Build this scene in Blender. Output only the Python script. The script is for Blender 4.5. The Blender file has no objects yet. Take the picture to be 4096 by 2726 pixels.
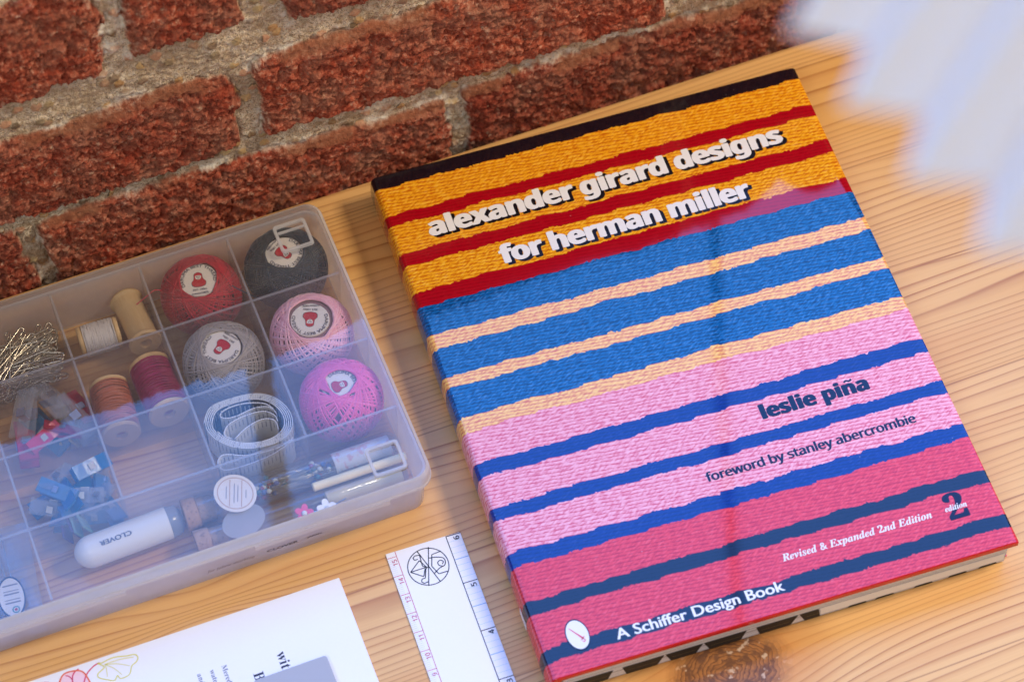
import bpy, math, random
import numpy as np
from mathutils import Matrix, Vector
rnd = random.Random(11)
S = bpy.context.scene
COL = S.collection
R_ = math.radians
# ------------------------------------------------------------------ camera
cam = bpy.data.cameras.new('camera')
camo = bpy.data.objects.new('camera', cam); COL.objects.link(camo)
camo.location = (-0.12675, -0.76982, 1.11981)
camo.rotation_euler = (R_(31.9713), R_(0.27591), R_(-21.34839))
cam.sensor_width = 36; cam.lens = 95.41; cam.clip_start = .02; cam.clip_end = 50
cam.dof.use_dof = True; cam.dof.focus_distance = 1.292; cam.dof.aperture_fstop = 9.0
S.camera = camo
# ------------------------------------------------------------------ light
W = bpy.data.worlds.new('World'); S.world = W; W.use_nodes = True
bg = W.node_tree.nodes['Background']; bg.inputs[0].default_value = (.45, .395, .345, 1)
_g = W.node_tree.nodes.new('ShaderNodeTexCoord'); _s = W.node_tree.nodes.new('ShaderNodeSeparateXYZ'); _m = W.node_tree.nodes.new('ShaderNodeMapRange')
W.node_tree.links.new(_g.outputs['Generated'], _s.inputs[0]); W.node_tree.links.new(_s.outputs['Y'], _m.inputs['Value'])
for _k, _v in (('From Min', -1.), ('From Max', .6), ('To Min', .92), ('To Max', .62)): _m.inputs[_k].default_value = _v   # the room in front of the wall is brighter
W.node_tree.links.new(_m.outputs[0], bg.inputs[1])
def area(name, loc, target, sx, sy, power, col):
    l = bpy.data.lights.new(name, 'AREA'); l.shape = 'RECTANGLE'; l.size = sx; l.size_y = sy; l.energy = power; l.color = col
    o = bpy.data.objects.new(name, l); COL.objects.link(o); o.location = loc
    o.rotation_euler = (Vector(target) - Vector(loc)).to_track_quat('-Z', 'Y').to_euler()
    return o
area('window_daylight', (.3, .5, 1.1), (.3, -.5, 1.1), 3.8, 1.9, 100, (.05, .30, 1.0))
area('room_lamp', (1.2, -.42, 1.32), (.1, -.12, 0), .34, .34, 20, (1.0, .86, .64))
area('fill_light', (-.62, -1.02, 1.42), (.10, -.48, .8), .5, .5, 5.8, (.90, .95, 1.0))  # added fill aimed at the lampshade, stands for no actual lamp
S.view_settings.view_transform = 'Standard'; S.view_settings.look = 'None'; S.view_settings.exposure = 0; S.view_settings.gamma = 1
S.render.engine = 'CYCLES'
S.cycles.use_denoising = True
S.cycles.max_bounces = 8; S.cycles.diffuse_bounces = 3; S.cycles.glossy_bounces = 3; S.cycles.transmission_bounces = 4; S.cycles.transparent_max_bounces = 24
S.cycles.caustics_reflective = False; S.cycles.caustics_refractive = False; S.cycles.sample_clamp_indirect = 4
# ------------------------------------------------------------------ helpers
def lin(r, g, b, k=1.0):
    f = lambda c: (c/255/12.92 if c/255 <= .04045 else ((c/255+.055)/1.055)**2.4)*k
    return (f(r), f(g), f(b), 1)
class T:                                                            # small node-tree helper
    def __init__(s, name):
        s.m = bpy.data.materials.new(name); s.m.use_nodes = True; s.t = s.m.node_tree; s.t.nodes.clear()
        s.out = s.n('ShaderNodeOutputMaterial')
    def n(s, typ, **kw):
        x = s.t.nodes.new(typ)
        for k, v in kw.items(): setattr(x, k, v)
        return x
    def put(s, sock, v):
        if v is None: return
        if isinstance(v, bpy.types.NodeSocket): s.t.links.new(v, sock)
        else:
            if hasattr(sock.default_value, '__len__') and len(sock.default_value) == 4 and len(v) == 3: v = (*v, 1)
            sock.default_value = v
    def math(s, op, a, b=None, c=None, clamp=False):
        x = s.n('ShaderNodeMath', operation=op, use_clamp=clamp)
        for i, v in enumerate((a, b, c)): s.put(x.inputs[i], v)
        return x.outputs[0]
    def xyz(s, v):
        x = s.n('ShaderNodeSeparateXYZ'); s.put(x.inputs[0], v); return x.outputs
    def vec(s, x=0., y=0., z=0.):
        c = s.n('ShaderNodeCombineXYZ')
        for i, v in enumerate((x, y, z)): s.put(c.inputs[i], v)
        return c.outputs[0]
    def coord(s, kind='Object'): return s.n('ShaderNodeTexCoord').outputs[kind]
    def attr(s, name): return s.n('ShaderNodeAttribute', attribute_name=name).outputs
    def noise(s, v, scale=1., detail=3., rough=.5, dist=0., col=False):
        x = s.n('ShaderNodeTexNoise'); s.put(x.inputs['Vector'], v)
        for k, q in (('Scale', scale), ('Detail', detail), ('Roughness', rough), ('Distortion', dist)): s.put(x.inputs[k], q)
        return x.outputs['Color' if col else 'Fac']
    def voro(s, v, scale, out='Distance', feature='F1'):
        x = s.n('ShaderNodeTexVoronoi', feature=feature); s.put(x.inputs['Vector'], v); s.put(x.inputs['Scale'], scale); return x.outputs[out]
    def ramp(s, f, stops, interp='LINEAR'):
        x = s.n('ShaderNodeValToRGB'); s.put(x.inputs[0], f); e = x.color_ramp; e.interpolation = interp
        while len(e.elements) < len(stops): e.elements.new(.5)
        for q, (p, c) in zip(e.elements, stops):
            q.position = p
        for q, (p, c) in zip(e.elements, stops):
            q.color = c if hasattr(c, '__len__') and len(c) == 4 else ((c, c, c, 1) if not hasattr(c, '__len__') else (*c, 1))
        return x.outputs[0]
    def mix(s, f, a, b, blend='MIX'):
        x = s.n('ShaderNodeMix', data_type='RGBA', blend_type=blend, clamp_factor=True)
        s.put(x.inputs[0], f); s.put(x.inputs[6], a); s.put(x.inputs[7], b); return x.outputs[2]
    def bump(s, h, dist, strength=1.):
        x = s.n('ShaderNodeBump'); s.put(x.inputs['Height'], h); s.put(x.inputs['Distance'], dist); s.put(x.inputs['Strength'], strength); return x.outputs[0]
    def pbsdf(s, base, rough=.5, **kw):
        x = s.n('ShaderNodeBsdfPrincipled'); s.put(x.inputs['Base Color'], base); s.put(x.inputs['Roughness'], rough)
        for k, v in kw.items(): s.put(x.inputs[k.replace('_', ' ')], v)
        return x.outputs[0]
    def mixs(s, f, a, b):
        x = s.n('ShaderNodeMixShader'); s.put(x.inputs[0], f); s.t.links.new(a, x.inputs[1]); s.t.links.new(b, x.inputs[2]); return x.outputs[0]
    def done(s, sh): s.t.links.new(sh, s.out.inputs[0]); return s.m
def plain(name, col, rough=.5, **kw):
    t = T(name); v = t.noise(t.coord(), 900, 2); c = t.mix(.12, col, t.mix(v, (0, 0, 0, 1), (1, 1, 1, 1)), 'SOFT_LIGHT')
    return t.done(t.pbsdf(c, rough, **kw))
def mesh(name, V, F, mat=None, parent=None, smooth=False, sharp=None, mats=None, midx=None):
    me = bpy.data.meshes.new(name)
    V = np.asarray(V, np.float32)
    if isinstance(F, np.ndarray):
        n, k = F.shape
        me.vertices.add(len(V)); me.vertices.foreach_set('co', V.ravel())
        me.loops.add(n*k); me.loops.foreach_set('vertex_index', F.astype(np.int32).ravel())
        me.polygons.add(n); me.polygons.foreach_set('loop_start', np.arange(0, n*k, k, dtype=np.int32)); me.polygons.foreach_set('loop_total', np.full(n, k, np.int32))
        me.update(calc_edges=True)
    else:
        me.from_pydata([tuple(map(float, v)) for v in V], [], F); me.update()
    if mats:
        for m in mats: me.materials.append(m)
        me.polygons.foreach_set('material_index', np.asarray(midx, np.int32))
    elif mat: me.materials.append(mat)
    if smooth:
        me.polygons.foreach_set('use_smooth', np.ones(len(me.polygons), bool))
        if sharp: me.set_sharp_from_angle(angle=R_(sharp))
    o = bpy.data.objects.new(name, me); COL.objects.link(o)
    if parent: o.parent = parent
    return o
def empty(name, loc=(0, 0, 0), rot=(0, 0, 0)):
    o = bpy.data.objects.new(name, None); COL.objects.link(o); o.location = loc; o.rotation_euler = rot; o.empty_display_size = .01; return o
def tag(o, label, cat, group=None):
    o['label'] = label; o['category'] = cat
    if group: o['group'] = group
    return o
class MB:
    def __init__(s): s.V = []; s.F = []; s.mi = []
    def add(s, V, F, m=0):
        b = len(s.V); s.V += [tuple(map(float, v)) for v in V]; s.F += [tuple(b+i for i in f) for f in F]; s.mi += [m]*len(F); return s
    def box(s, a, b, m=0):
        (x0, y0, z0), (x1, y1, z1) = a, b
        return s.add([(x0,y0,z0),(x1,y0,z0),(x1,y1,z0),(x0,y1,z0),(x0,y0,z1),(x1,y0,z1),(x1,y1,z1),(x0,y1,z1)],
                     [(0,3,2,1),(4,5,6,7),(0,1,5,4),(1,2,6,5),(2,3,7,6),(3,0,4,7)], m)
    def loft(s, rings, cap=True, m=0):
        n = len(rings[0]); V = [p for r in rings for p in r]; F = []
        for i in range(len(rings)-1):
            for j in range(n):
                k = (j+1) % n; F.append((i*n+j, i*n+k, (i+1)*n+k, (i+1)*n+j))
        if cap: F.append(tuple(range(n-1, -1, -1))); F.append(tuple((len(rings)-1)*n+j for j in range(n)))
        return s.add(V, F, m)
    def tube(s, P, r, k=6, m=0, closed=False):
        P = np.asarray(P, float); n = len(P)
        r = np.full(n, r) if np.isscalar(r) else np.asarray(r)
        tg = (np.roll(P, -1, 0)-np.roll(P, 1, 0)) if closed else np.gradient(P, axis=0)
        tg /= np.linalg.norm(tg, axis=1)[:, None]+1e-12
        ref = np.array([0, 0, 1.]) if abs(tg[0][2]) < .9 else np.array([1., 0, 0]); rings = []
        a = np.cross(tg[0], ref); a /= np.linalg.norm(a)
        for i in range(n):
            a = a-tg[i]*(a@tg[i]); a /= np.linalg.norm(a)+1e-12; b = np.cross(tg[i], a)
            rings.append([P[i]+r[i]*(math.cos(q)*a+math.sin(q)*b) for q in np.arange(k)*2*math.pi/k])
        if closed: rings.append(rings[0]); return s.loft(rings, False, m)
        return s.loft(rings, True, m)
    def lathe(s, prof, k=28, m=0, axis='z', off=(0, 0, 0)):
        rings = []
        for r, h in prof:
            ring = []
            for q in np.arange(k)*2*math.pi/k:
                c, d = r*math.cos(q), r*math.sin(q)
                p = (c, d, h) if axis == 'z' else ((h, c, d) if axis == 'x' else (d, h, c))
                ring.append((p[0]+off[0], p[1]+off[1], p[2]+off[2]))
            rings.append(ring)
        return s.loft(rings, True, m)
    def build(s, name, mat=None, parent=None, smooth=False, sharp=None):
        if isinstance(mat, list): return mesh(name, s.V, s.F, None, parent, smooth, sharp, mat, s.mi)
        return mesh(name, s.V, s.F, mat, parent, smooth, sharp)
def rrect(x0, y0, x1, y1, r, z, k=7):
    P = []
    for cx, cy, a in ((x1-r, y1-r, 0), (x0+r, y1-r, 90), (x0+r, y0+r, 180), (x1-r, y0+r, 270)):
        for i in range(k+1):
            q = R_(a+90*i/k); P.append((cx+r*math.cos(q), cy+r*math.sin(q), z))
    return P
def spline(P, n=8, closed=False):                                   # Catmull-Rom through points
    P = [np.array(p, float) for p in P]; out = []; N = len(P)
    for i in range(N if closed else N-1):
        if closed: a, b, c, d = P[i-1], P[i], P[(i+1) % N], P[(i+2) % N]
        else: a, b, c, d = P[max(i-1, 0)], P[i], P[i+1], P[min(i+2, N-1)]
        for t in np.arange(n)/n: out.append(.5*((2*b)+(c-a)*t+(2*a-5*b+4*c-d)*t*t+(3*b-a-3*c+d)*t**3))
    if not closed: out.append(P[-1])
    return out
# -- lettering: outlines of the built-in font, laid flat
def alpha(s, up, lo, dg=None):
    o = ''
    for c in s:
        if 'A' <= c <= 'Z': o += chr(up+ord(c)-65)
        elif 'a' <= c <= 'z' : o += chr(lo+ord(c)-97)
        elif c.isdigit() and dg: o += chr(dg+ord(c)-48)
        else: o += c
    return o
sans_b = lambda s: alpha(s, 0x1D5D4, 0x1D5EE, 0x1D7EC)
sans = lambda s: alpha(s, 0x1D5A0, 0x1D5BA, 0x1D7E2)
serif_b = lambda s: alpha(s, 0x1D400, 0x1D41A, 0x1D7CE)
serif_bi = lambda s: alpha(s, 0x1D468, 0x1D482, 0x1D7CE)
_tc = {}
def glyphs(body, spacing=1.0, res=3, shear=0.):
    key = (body, spacing, res, shear)
    if key not in _tc:
        c = bpy.data.curves.new('tmp', 'FONT'); c.body = body; c.space_character = spacing; c.resolution_u = res; c.fill_mode = 'FRONT'; c.shear = shear
        o = bpy.data.objects.new('tmp', c); COL.objects.link(o)
        dg = bpy.context.evaluated_depsgraph_get(); dg.update(); me = o.evaluated_get(dg).to_mesh()
        V = np.array([v.co[:2] for v in me.vertices]); F = [tuple(p.vertices) for p in me.polygons]
        o.evaluated_get(dg).to_mesh_clear(); bpy.data.objects.remove(o); bpy.data.curves.remove(c); _tc[key] = (V, F)
    return _tc[key]
def letters(mb, body, x0, y0, x1=None, size=None, hscale=1., rot=0., z=0., bold=0., spacing=1., shear=0., m=0, ybase_h=None):
    """write body from x0 (to x1 when given) on baseline y0; size = em size"""
    V, F = glyphs(body, spacing, 3, shear); V = V.copy()
    mn, mx = V[:, 0].min(), V[:, 0].max()
    if size is None: size = (x1-x0)/(mx-mn)
    sx = (x1-x0)/(mx-mn) if x1 is not None else size*hscale
    V[:, 0] = (V[:, 0]-mn)*sx; V[:, 1] *= size
    offs = [(0, 0)] if not bold else [(0, 0)]+[(bold*math.cos(q), bold*.42*math.sin(q)) for q in np.arange(8)*math.pi/4]
    c, s = math.cos(rot), math.sin(rot)
    for i, (dx, dy) in enumerate(offs):
        U = V+np.array([dx, dy]); mb.add([(x0+c*x-s*y, y0+s*x+c*y, z-i*2e-6) for x, y in U], F, m)
    return size
def strip(mb, P, w, z=0., closed=False, m=0):                       # flat drawn line
    P = np.asarray(P, float)[:, :2]; n = len(P)
    tg = (np.roll(P, -1, 0)-np.roll(P, 1, 0)) if closed else np.gradient(P, axis=0)
    tg /= np.linalg.norm(tg, axis=1)[:, None]+1e-12; nn = np.stack([-tg[:, 1], tg[:, 0]], 1)*w/2
    V = [(*q, z) for q in np.concatenate([P+nn, P-nn])]; F = []
    for i in range(n if closed else n-1):
        j = (i+1) % n; F.append((i, i+n, j+n, j))
    mb.add(V, F, m)
def circle(cx, cy, rx, ry=None, k=40, rot=0.):
    ry = ry or rx; c, s = math.cos(rot), math.sin(rot)
    return [(cx+c*rx*math.cos(q)-s*ry*math.sin(q), cy+s*rx*math.cos(q)+c*ry*math.sin(q)) for q in np.arange(k)*2*math.pi/k]
def disc(mb, P, z, m=0): mb.add([(x, y, z) for x, y in P], [tuple(range(len(P)))], m)
# numpy value noise for the wall
def _h(ix, iy, seed):
    n = (ix*374761393+iy*668265263+seed*982451653) & 0xffffffff
    n = ((n ^ (n >> 13))*1274126177) & 0xffffffff
    return ((n ^ (n >> 16)) & 0xffff)/65535.
def vnoise(x, y, seed):
    ix, iy = np.floor(x).astype(np.int64), np.floor(y).astype(np.int64); fx, fy = x-ix, y-iy
    fx = fx*fx*fx*(fx*(6*fx-15)+10); fy = fy*fy*fy*(fy*(6*fy-15)+10)
    return (_h(ix, iy, seed)*(1-fx)+_h(ix+1, iy, seed)*fx)*(1-fy)+(_h(ix, iy+1, seed)*(1-fx)+_h(ix+1, iy+1, seed)*fx)*fy
def fbm(x, y, seed, oct=4, g=.5):
    o = 0; a = 1; t = 0
    for i in range(oct): o = o+a*vnoise(x*2**i+17*i, y*2**i+5*i, seed+i); t += a; a *= g
    return o/t
def cells(x, y, seed):                                               # distance and id of the nearest jittered point
    ix, iy = np.floor(x).astype(np.int64), np.floor(y).astype(np.int64); best = np.full(x.shape, 9.); idd = np.zeros(x.shape)
    for a in (-1, 0, 1):
        for b in (-1, 0, 1):
            px = ix+a+_h(ix+a, iy+b, seed); py = iy+b+_h(ix+a, iy+b, seed+7)
            d = np.hypot(x-px, y-py); k = d < best; best = np.where(k, d, best); idd = np.where(k, _h(ix+a, iy+b, seed+13), idd)
    return best, idd
# ================================================================== TABLE
t = T('pine'); P = t.coord(); X, Y, Z = t.xyz(P)
plank = t.math('FLOOR', t.math('DIVIDE', t.math('ADD', Y, .0165), .0668))
wn = t.n('ShaderNodeTexWhiteNoise', noise_dimensions='1D'); t.put(wn.inputs['W'], plank); pid = wn.outputs['Value']
ox = t.math('ADD', X, t.math('MULTIPLY', pid, 3.1))
def bend(kx, ky, sx, sy, amt, y):
    dx = t.math('DIVIDE', t.math('SUBTRACT', X, kx), sx); dy = t.math('DIVIDE', t.math('SUBTRACT', Y, ky), sy)
    g = t.math('EXPONENT', t.math('MULTIPLY', t.math('ADD', t.math('MULTIPLY', dx, dx), t.math('MULTIPLY', dy, dy)), -1.))
    return t.math('SUBTRACT', y, t.math('MULTIPLY', t.math('MULTIPLY', g, amt), t.math('SUBTRACT', Y, ky)))
yy = bend(.152, -.314, .05, .03, .8, Y)
yy = bend(-.062, -.199, .03, .012, -1.1, yy)
yy = bend(.30, -.03, .12, .03, .35, yy)
slow = t.noise(t.vec(t.math('MULTIPLY', ox, 2.2), t.math('MULTIPLY', yy, 22.), plank), 1., 2.)
yy = t.math('ADD', yy, t.math('MULTIPLY', t.math('SUBTRACT', slow, .5), .009))
den = t.noise(t.vec(t.math('MULTIPLY', ox, 1.2), t.math('MULTIPLY', yy, 15.), t.math('ADD', plank, 9.)), 1., 2.)
ph = t.math('MULTIPLY', t.math('ADD', yy, t.math('MULTIPLY', den, .075)), 225.)
fr = t.math('FRACT', ph)
late = t.ramp(fr, [(0., 0.), (.5, .04), (.8, .4), (.93, 1.), (1., 0.)])
ringv = t.noise(t.vec(t.math('FLOOR', ph), plank, t.math('MULTIPLY', ox, 2.5)), 1.7, 2.)
zone = t.ramp(t.noise(t.vec(t.math('MULTIPLY', ox, 1.1), t.math('MULTIPLY', yy, 34.), t.math('MULTIPLY', plank, 3.3)), 1., 2.), [(.3, .5), (.55, 1.)])
late = t.math('MULTIPLY', t.math('MULTIPLY', late, t.math('ADD', .05, t.math('MULTIPLY', ringv, 1.55))), zone, clamp=True)
fib = t.noise(t.vec(t.math('MULTIPLY', ox, 30.), t.math('MULTIPLY', Y, 1500.), 0.), 1., 3.)
blot = t.noise(t.vec(t.math('MULTIPLY', ox, 8.), t.math('MULTIPLY', Y, 30.), 3.), 1., 2.)
base = t.mix(blot, lin(234, 188, 122), lin(219, 160, 86))
base = t.mix(t.math('MULTIPLY', pid, .5), base, lin(244, 194, 134))
c = t.mix(t.math('MULTIPLY', late, .92), base, lin(164, 92, 38))
c = t.mix(t.math('MULTIPLY', t.math('SUBTRACT', fib, .45), .55, clamp=True), c, lin(196, 128, 70))
wide = t.ramp(t.noise(t.vec(t.math('MULTIPLY', ox, 1.6), t.math('MULTIPLY', yy, 60.), 5.), 1., 3.), [(.56, 0.), (.74, .35)])
c = t.mix(wide, c, lin(206, 132, 70))
# knot
kx = t.math('SUBTRACT', X, .150); ky = t.math('SUBTRACT', Y, -.3165)
kd = t.math('SQRT', t.math('ADD', t.math('POWER', t.math('DIVIDE', kx, 1.35), 2.), t.math('POWER', ky, 2.)))
kd = t.math('ADD', kd, t.math('MULTIPLY', t.math('SUBTRACT', t.noise(P, 120, 3), .5), .007))
kr = t.math('FRACT', t.math('MULTIPLY', kd, 620.))
kc = t.mix(t.ramp(kr, [(0, 0.), (.6, .3), (1., 1.)]), lin(178, 116, 62), lin(92, 50, 28))
kc = t.mix(t.ramp(t.noise(P, 260, 4), [(.45, 0.), (.6, .85)]), kc, lin(104, 64, 42))
kc = t.mix(t.ramp(t.noise(P, 210, 3), [(.60, 0.), (.65, 1.)]), kc, lin(206, 176, 152))
km = t.ramp(kd, [(.0, 1.), (.0190, 1.), (.0198, 0.)])
ks = t.ramp(kd, [(.0185, .75), (.042, 0.)])
c = t.mix(t.math('MULTIPLY', ks, .8), c, lin(205, 122, 44))
c = t.mix(km, c, kc)
seam = t.math('ABSOLUTE', t.math('SUBTRACT', t.math('FRACT', t.math('DIVIDE', t.math('ADD', Y, .0165), .0668)), .5))
sm = t.ramp(seam, [(.492, 0.), (.4965, .55), (.5, .6)])
c = t.mix(sm, c, lin(150, 88, 44))
spk = t.ramp(t.voro(t.vec(t.math('MULTIPLY', X, .5), Y, 0.), 95.), [(.012, 1.), (.02, 0.)])
c = t.mix(t.math('MULTIPLY', spk, .7), c, lin(80, 45, 22))
bmp = t.bump(t.math('ADD', t.math('MULTIPLY', late, .6), fib), .00012, .5)
pine = t.done(t.pbsdf(c, t.math('ADD', .36, t.math('MULTIPLY', fib, .12)), Normal=bmp, Specular_IOR_Level=.6))
mb = MB()
x0, x1, y0, y1 = -1.3, 1.5, -1.2, -.0015
prof = [(y0, -.03), (y0, -.002), (y0+.002, 0), (y1-.0022, 0), (y1-.0006, -.0006), (y1, -.0022), (y1, -.03)]
mb.loft([[(x0, y, z) for y, z in prof], [(x1, y, z) for y, z in prof]])
tag(mb.build('wooden_table', pine), 'honey coloured pine table top of glued planks with a brown knot', 'table')
# ================================================================== BRICK WALL
xs = np.concatenate([np.arange(-1.1, -.135, .004), np.arange(-.135, .33, .00068), np.arange(.33, 1.2, .004)])
zs = np.arange(-.034, .2165, .00068)
GX, GZ = np.meshgrid(xs, zs); nz, nx = GX.shape
mm = 1000.
gx, gz = GX*mm, GZ*mm
wx = gx+(fbm(gx/16, gz/16, 3, 2)-.5)*9+(fbm(gx/3, gz/3, 8, 3)-.5)*2.; wz = gz+(fbm(gx/22, gz/14, 5, 2)-.5)*8+(fbm(gx/3, gz/3, 18, 3)-.5)*2.
bricks = []
def row(zb, zt, first, lens=None):
    for i in range(-6, 7): bricks.append((first[0]+i*(first[1]), first[0]+i*first[1]+first[2], zb, zt))
for i in range(-5, 5): bricks.append((-73+i*218, 134+i*218, -22, 44))            # lowest visible course
for i in range(-5, 5): bricks.append((41+i*227, 249+i*227, 54.5, 115) if i != -1 else (-180, 28, 53.5, 113))
for i in range(-5, 0): bricks.append((-237+(i+1)*220, -26+(i+1)*220, 141, 204))
bricks.append((-15.5, 39, 145, 206))
for i in range(0, 5): bricks.append((57+i*219, 264+i*219, 137, 204))
dtop = np.full(gx.shape, 99.); sd = np.full(gx.shape, -99.); bid = np.zeros(gx.shape)
for k, (a, b, c0, d) in enumerate(bricks):
    tilt = (wx-(a+b)/2)/105*(-2.4 if d < 50 else (1.2 if d < 120 and a < 0 else (-2.6 if d < 120 else .5)))
    z_ = wz-tilt if d < 120 else wz
    q = np.minimum(np.minimum(wx-a, b-wx), np.minimum(z_-c0, d-z_))
    cx_, cz_ = np.minimum(wx-a, b-wx), np.minimum(z_-c0, d-z_)                    # round the corners
    rr = 5.; cor = (cx_ < rr) & (cz_ < rr); q = np.where(cor, rr-np.hypot(rr-cx_, rr-cz_), q)
    up = q > sd; dtop = np.where(up, d-z_, dtop); sd = np.where(up, q, sd); bid = np.where(up, k, bid)
m = np.clip((sd+1.3)/1.2, 0, 1); m = m*m*(3-2*m)
lump = fbm(gx/5.2, gz/3.8, 31, 3, .5); lump2 = fbm(gx/1.7, gz/1.3, 41, 3, .6)
ridg = 1-np.abs(2*lump-1)
edge = np.clip(sd/6., 0, 1)**.5
lip = np.clip(1-(dtop-1-5*fbm(gx/18, gz/30, 71, 3))/3.2, 0, 1)*np.clip((fbm(gx/30, gz/60, 72, 2)-.34)*6, 0, 1); lk = 1-.8*lip
hb = -.9+2.2*edge+lk*(6.8*(lump-.5)+1.9*(ridg-.6)+3.0*(lump2-.5))+2.4*(fbm(gx/16, gz/12, 61, 2)-.5)
pit = fbm(gx/3.0, gz/2.0, 77, 3); hb -= lk*3.4*np.clip(pit-.57, 0, 1)*3
cd, cid = cells(gx/6.5, gz/6.5, 91); peb = np.clip(1-cd/(.18+.36*cid), 0, 1)*(cid > .74)
cd2, cid2 = cells(gx/2.6, gz/2.6, 191); peb2 = np.clip(1-cd2/.42, 0, 1)*(cid2 > .55)
hm = -2.6+1.6*(fbm(gx/12, gz/8, 101, 3)-.5)+1.5*peb**.6+.6*peb2**.7+1.5*(fbm(gx/1.5, gz/1.5, 111, 3)-.5)
smear = np.clip((fbm(gx/14, gz/7, 121, 4)-.50)*6, 0, 1)*np.clip(1-np.abs(sd+1.5)/5.5, 0, 1)
H = hm*(1-m)+hb*m+.5*smear-2.0*np.exp(-((sd+1.4)/.9)**2)*np.clip((fbm(gx/9, gz/6, 131, 3)-.42)*5, 0, 1)
Yw = .0016-H/mm
Yw += np.clip((gz-206)/10, 0, 1)**2*.01
def wall_top(x):  # unseen top edge, step and dips shaped for the sky mirrored in the cover
    q = np.clip((x-.045)/.06, 0, 1); q = q*q*(3-2*q)
    return .2165-.0125*q-.030*np.clip(1-np.abs(x-.33)/.022, 0, 1)-.012*np.clip(1-np.abs(x-.385)/.018, 0, 1)+.010*(fbm(x*mm/26, 0*x, 141, 4)-.5)
kz = np.clip((GZ-.128)/(.2165-.128), 0, 1); GZt = GZ+kz*(wall_top(GX)-.2165)
V = np.stack([GX.ravel(), Yw.ravel(), GZt.ravel()], 1)
idx = np.arange(nx*nz).reshape(nz, nx)
F = np.stack([idx[:-1, :-1], idx[:-1, 1:], idx[1:, 1:], idx[1:, :-1]], -1).reshape(-1, 4)
# back, top and sides close the wall
nb = len(V); top = np.stack([xs, np.full(nx, .11), wall_top(xs)-.004], 1); bot = np.stack([xs, np.full(nx, .11), np.full(nx, -.034)], 1)
V = np.concatenate([V, top, bot]); ti = nb+np.arange(nx); bi = ti+nx
F = np.concatenate([F, np.stack([idx[-1, :-1], idx[-1, 1:], ti[1:], ti[:-1]], 1), np.stack([ti[:-1], ti[1:], bi[1:], bi[:-1]], 1)])
t = T('old_brick'); P = t.coord()
mk = t.attr('mask')['Fac']; lime = t.attr('lime')['Fac']; pb = t.attr('pebble')['Fac']; pc = t.attr('pebble_tone')['Fac']; cav = t.attr('grain')['Fac']; bd = t.attr('brick')['Fac']
n1 = t.noise(P, 55, 4, .6); n2 = t.noise(P, 420, 4, .65); n3 = t.noise(P, 1500, 2); n4 = t.noise(t.vec(*[t.xyz(P)[0], 3., t.xyz(P)[2]]), 18, 3)
bc = t.ramp(n2, [(.28, lin(62, 28, 22)), (.42, lin(146, 66, 46)), (.55, lin(186, 96, 70)), (.72, lin(222, 166, 138))])
bc = t.mix(t.ramp(n1, [(.47, 0.), (.66, .8)]), bc, t.mix(n2, lin(112, 34, 22), lin(196, 82, 52)))
bc = t.mix(t.ramp(t.noise(P, 36, 5, .7), [(.46, 0.), (.62, .65)]), bc, t.mix(n2, lin(112, 66, 50), lin(206, 152, 124)))
bc = t.mix(t.math('MULTIPLY', bd, .35), bc, lin(96, 40, 36))
bc = t.mix(t.ramp(t.noise(P, 190, 4, .7), [(.60, 0.), (.72, .75)]), bc, lin(214, 178, 150))
bc = t.mix(t.ramp(n3, [(.3, .4), (.46, 0.)]), bc, lin(70, 32, 28))
mc = t.ramp(n2, [(.25, lin(136, 114, 94)), (.42, lin(208, 184, 154)), (.6, lin(234, 217, 192)), (.8, lin(247, 238, 222))])
mc = t.mix(t.ramp(n3, [(.34, .75), (.5, 0.)]), mc, lin(84, 68, 50))
mc = t.mix(t.ramp(t.noise(P, 150, 3), [(.55, 0.), (.7, .5)]), mc, lin(150, 124, 90))
mc = t.mix(t.ramp(t.noise(P, 26, 4, .7), [(.42, 0.), (.62, .7)]), mc, t.mix(n2, lin(118, 96, 76), lin(192, 164, 132)))
pcol = t.ramp(pc, [(.74, lin(96, 78, 58)), (.79, lin(190, 140, 84)), (.85, lin(206, 176, 124)), (.9, lin(120, 104, 84)), (.96, lin(206, 152, 118))])
mc = t.mix(t.ramp(pb, [(.1, 0.), (.3, .85)]), mc, pcol)
mc = t.mix(t.math('MULTIPLY', lime, t.ramp(n2, [(.35, .2), (.55, .95)])), mc, lin(232, 224, 210))
c = t.mix(mk, mc, t.mix(t.math('MULTIPLY', lime, t.ramp(n2, [(.45, 0.), (.62, .75)])), bc, lin(214, 190, 168)))
c = t.mix(t.math('MULTIPLY', t.attr('lip')['Fac'], .7), c, t.mix(n2, lin(112, 62, 44), lin(176, 122, 88)))
bh = t.math('ADD', t.math('MULTIPLY', n2, 1.), t.math('MULTIPLY', n3, .5))
brick_m = t.done(t.pbsdf(c, .85, Normal=t.bump(bh, .0016, .9), Specular_IOR_Level=.25))
wall = mesh('brick_wall', V, F, brick_m, None, True)
def setattr_(o, name, arr):
    a = o.data.attributes.new(name, 'FLOAT', 'POINT'); v = np.zeros(len(o.data.vertices), np.float32); v[:arr.size] = arr.ravel(); a.data.foreach_set('value', v)
setattr_(wall, 'mask', m); setattr_(wall, 'lime', smear); setattr_(wall, 'pebble', peb); setattr_(wall, 'pebble_tone', cid); setattr_(wall, 'grain', lump); setattr_(wall, 'lip', lip*m); setattr_(wall, 'brick', _h(bid.astype(np.int64), 0*bid.astype(np.int64), 5))
tag(wall, 'low wall of rough red bricks with pale pebbly mortar behind the table', 'wall')
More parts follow.
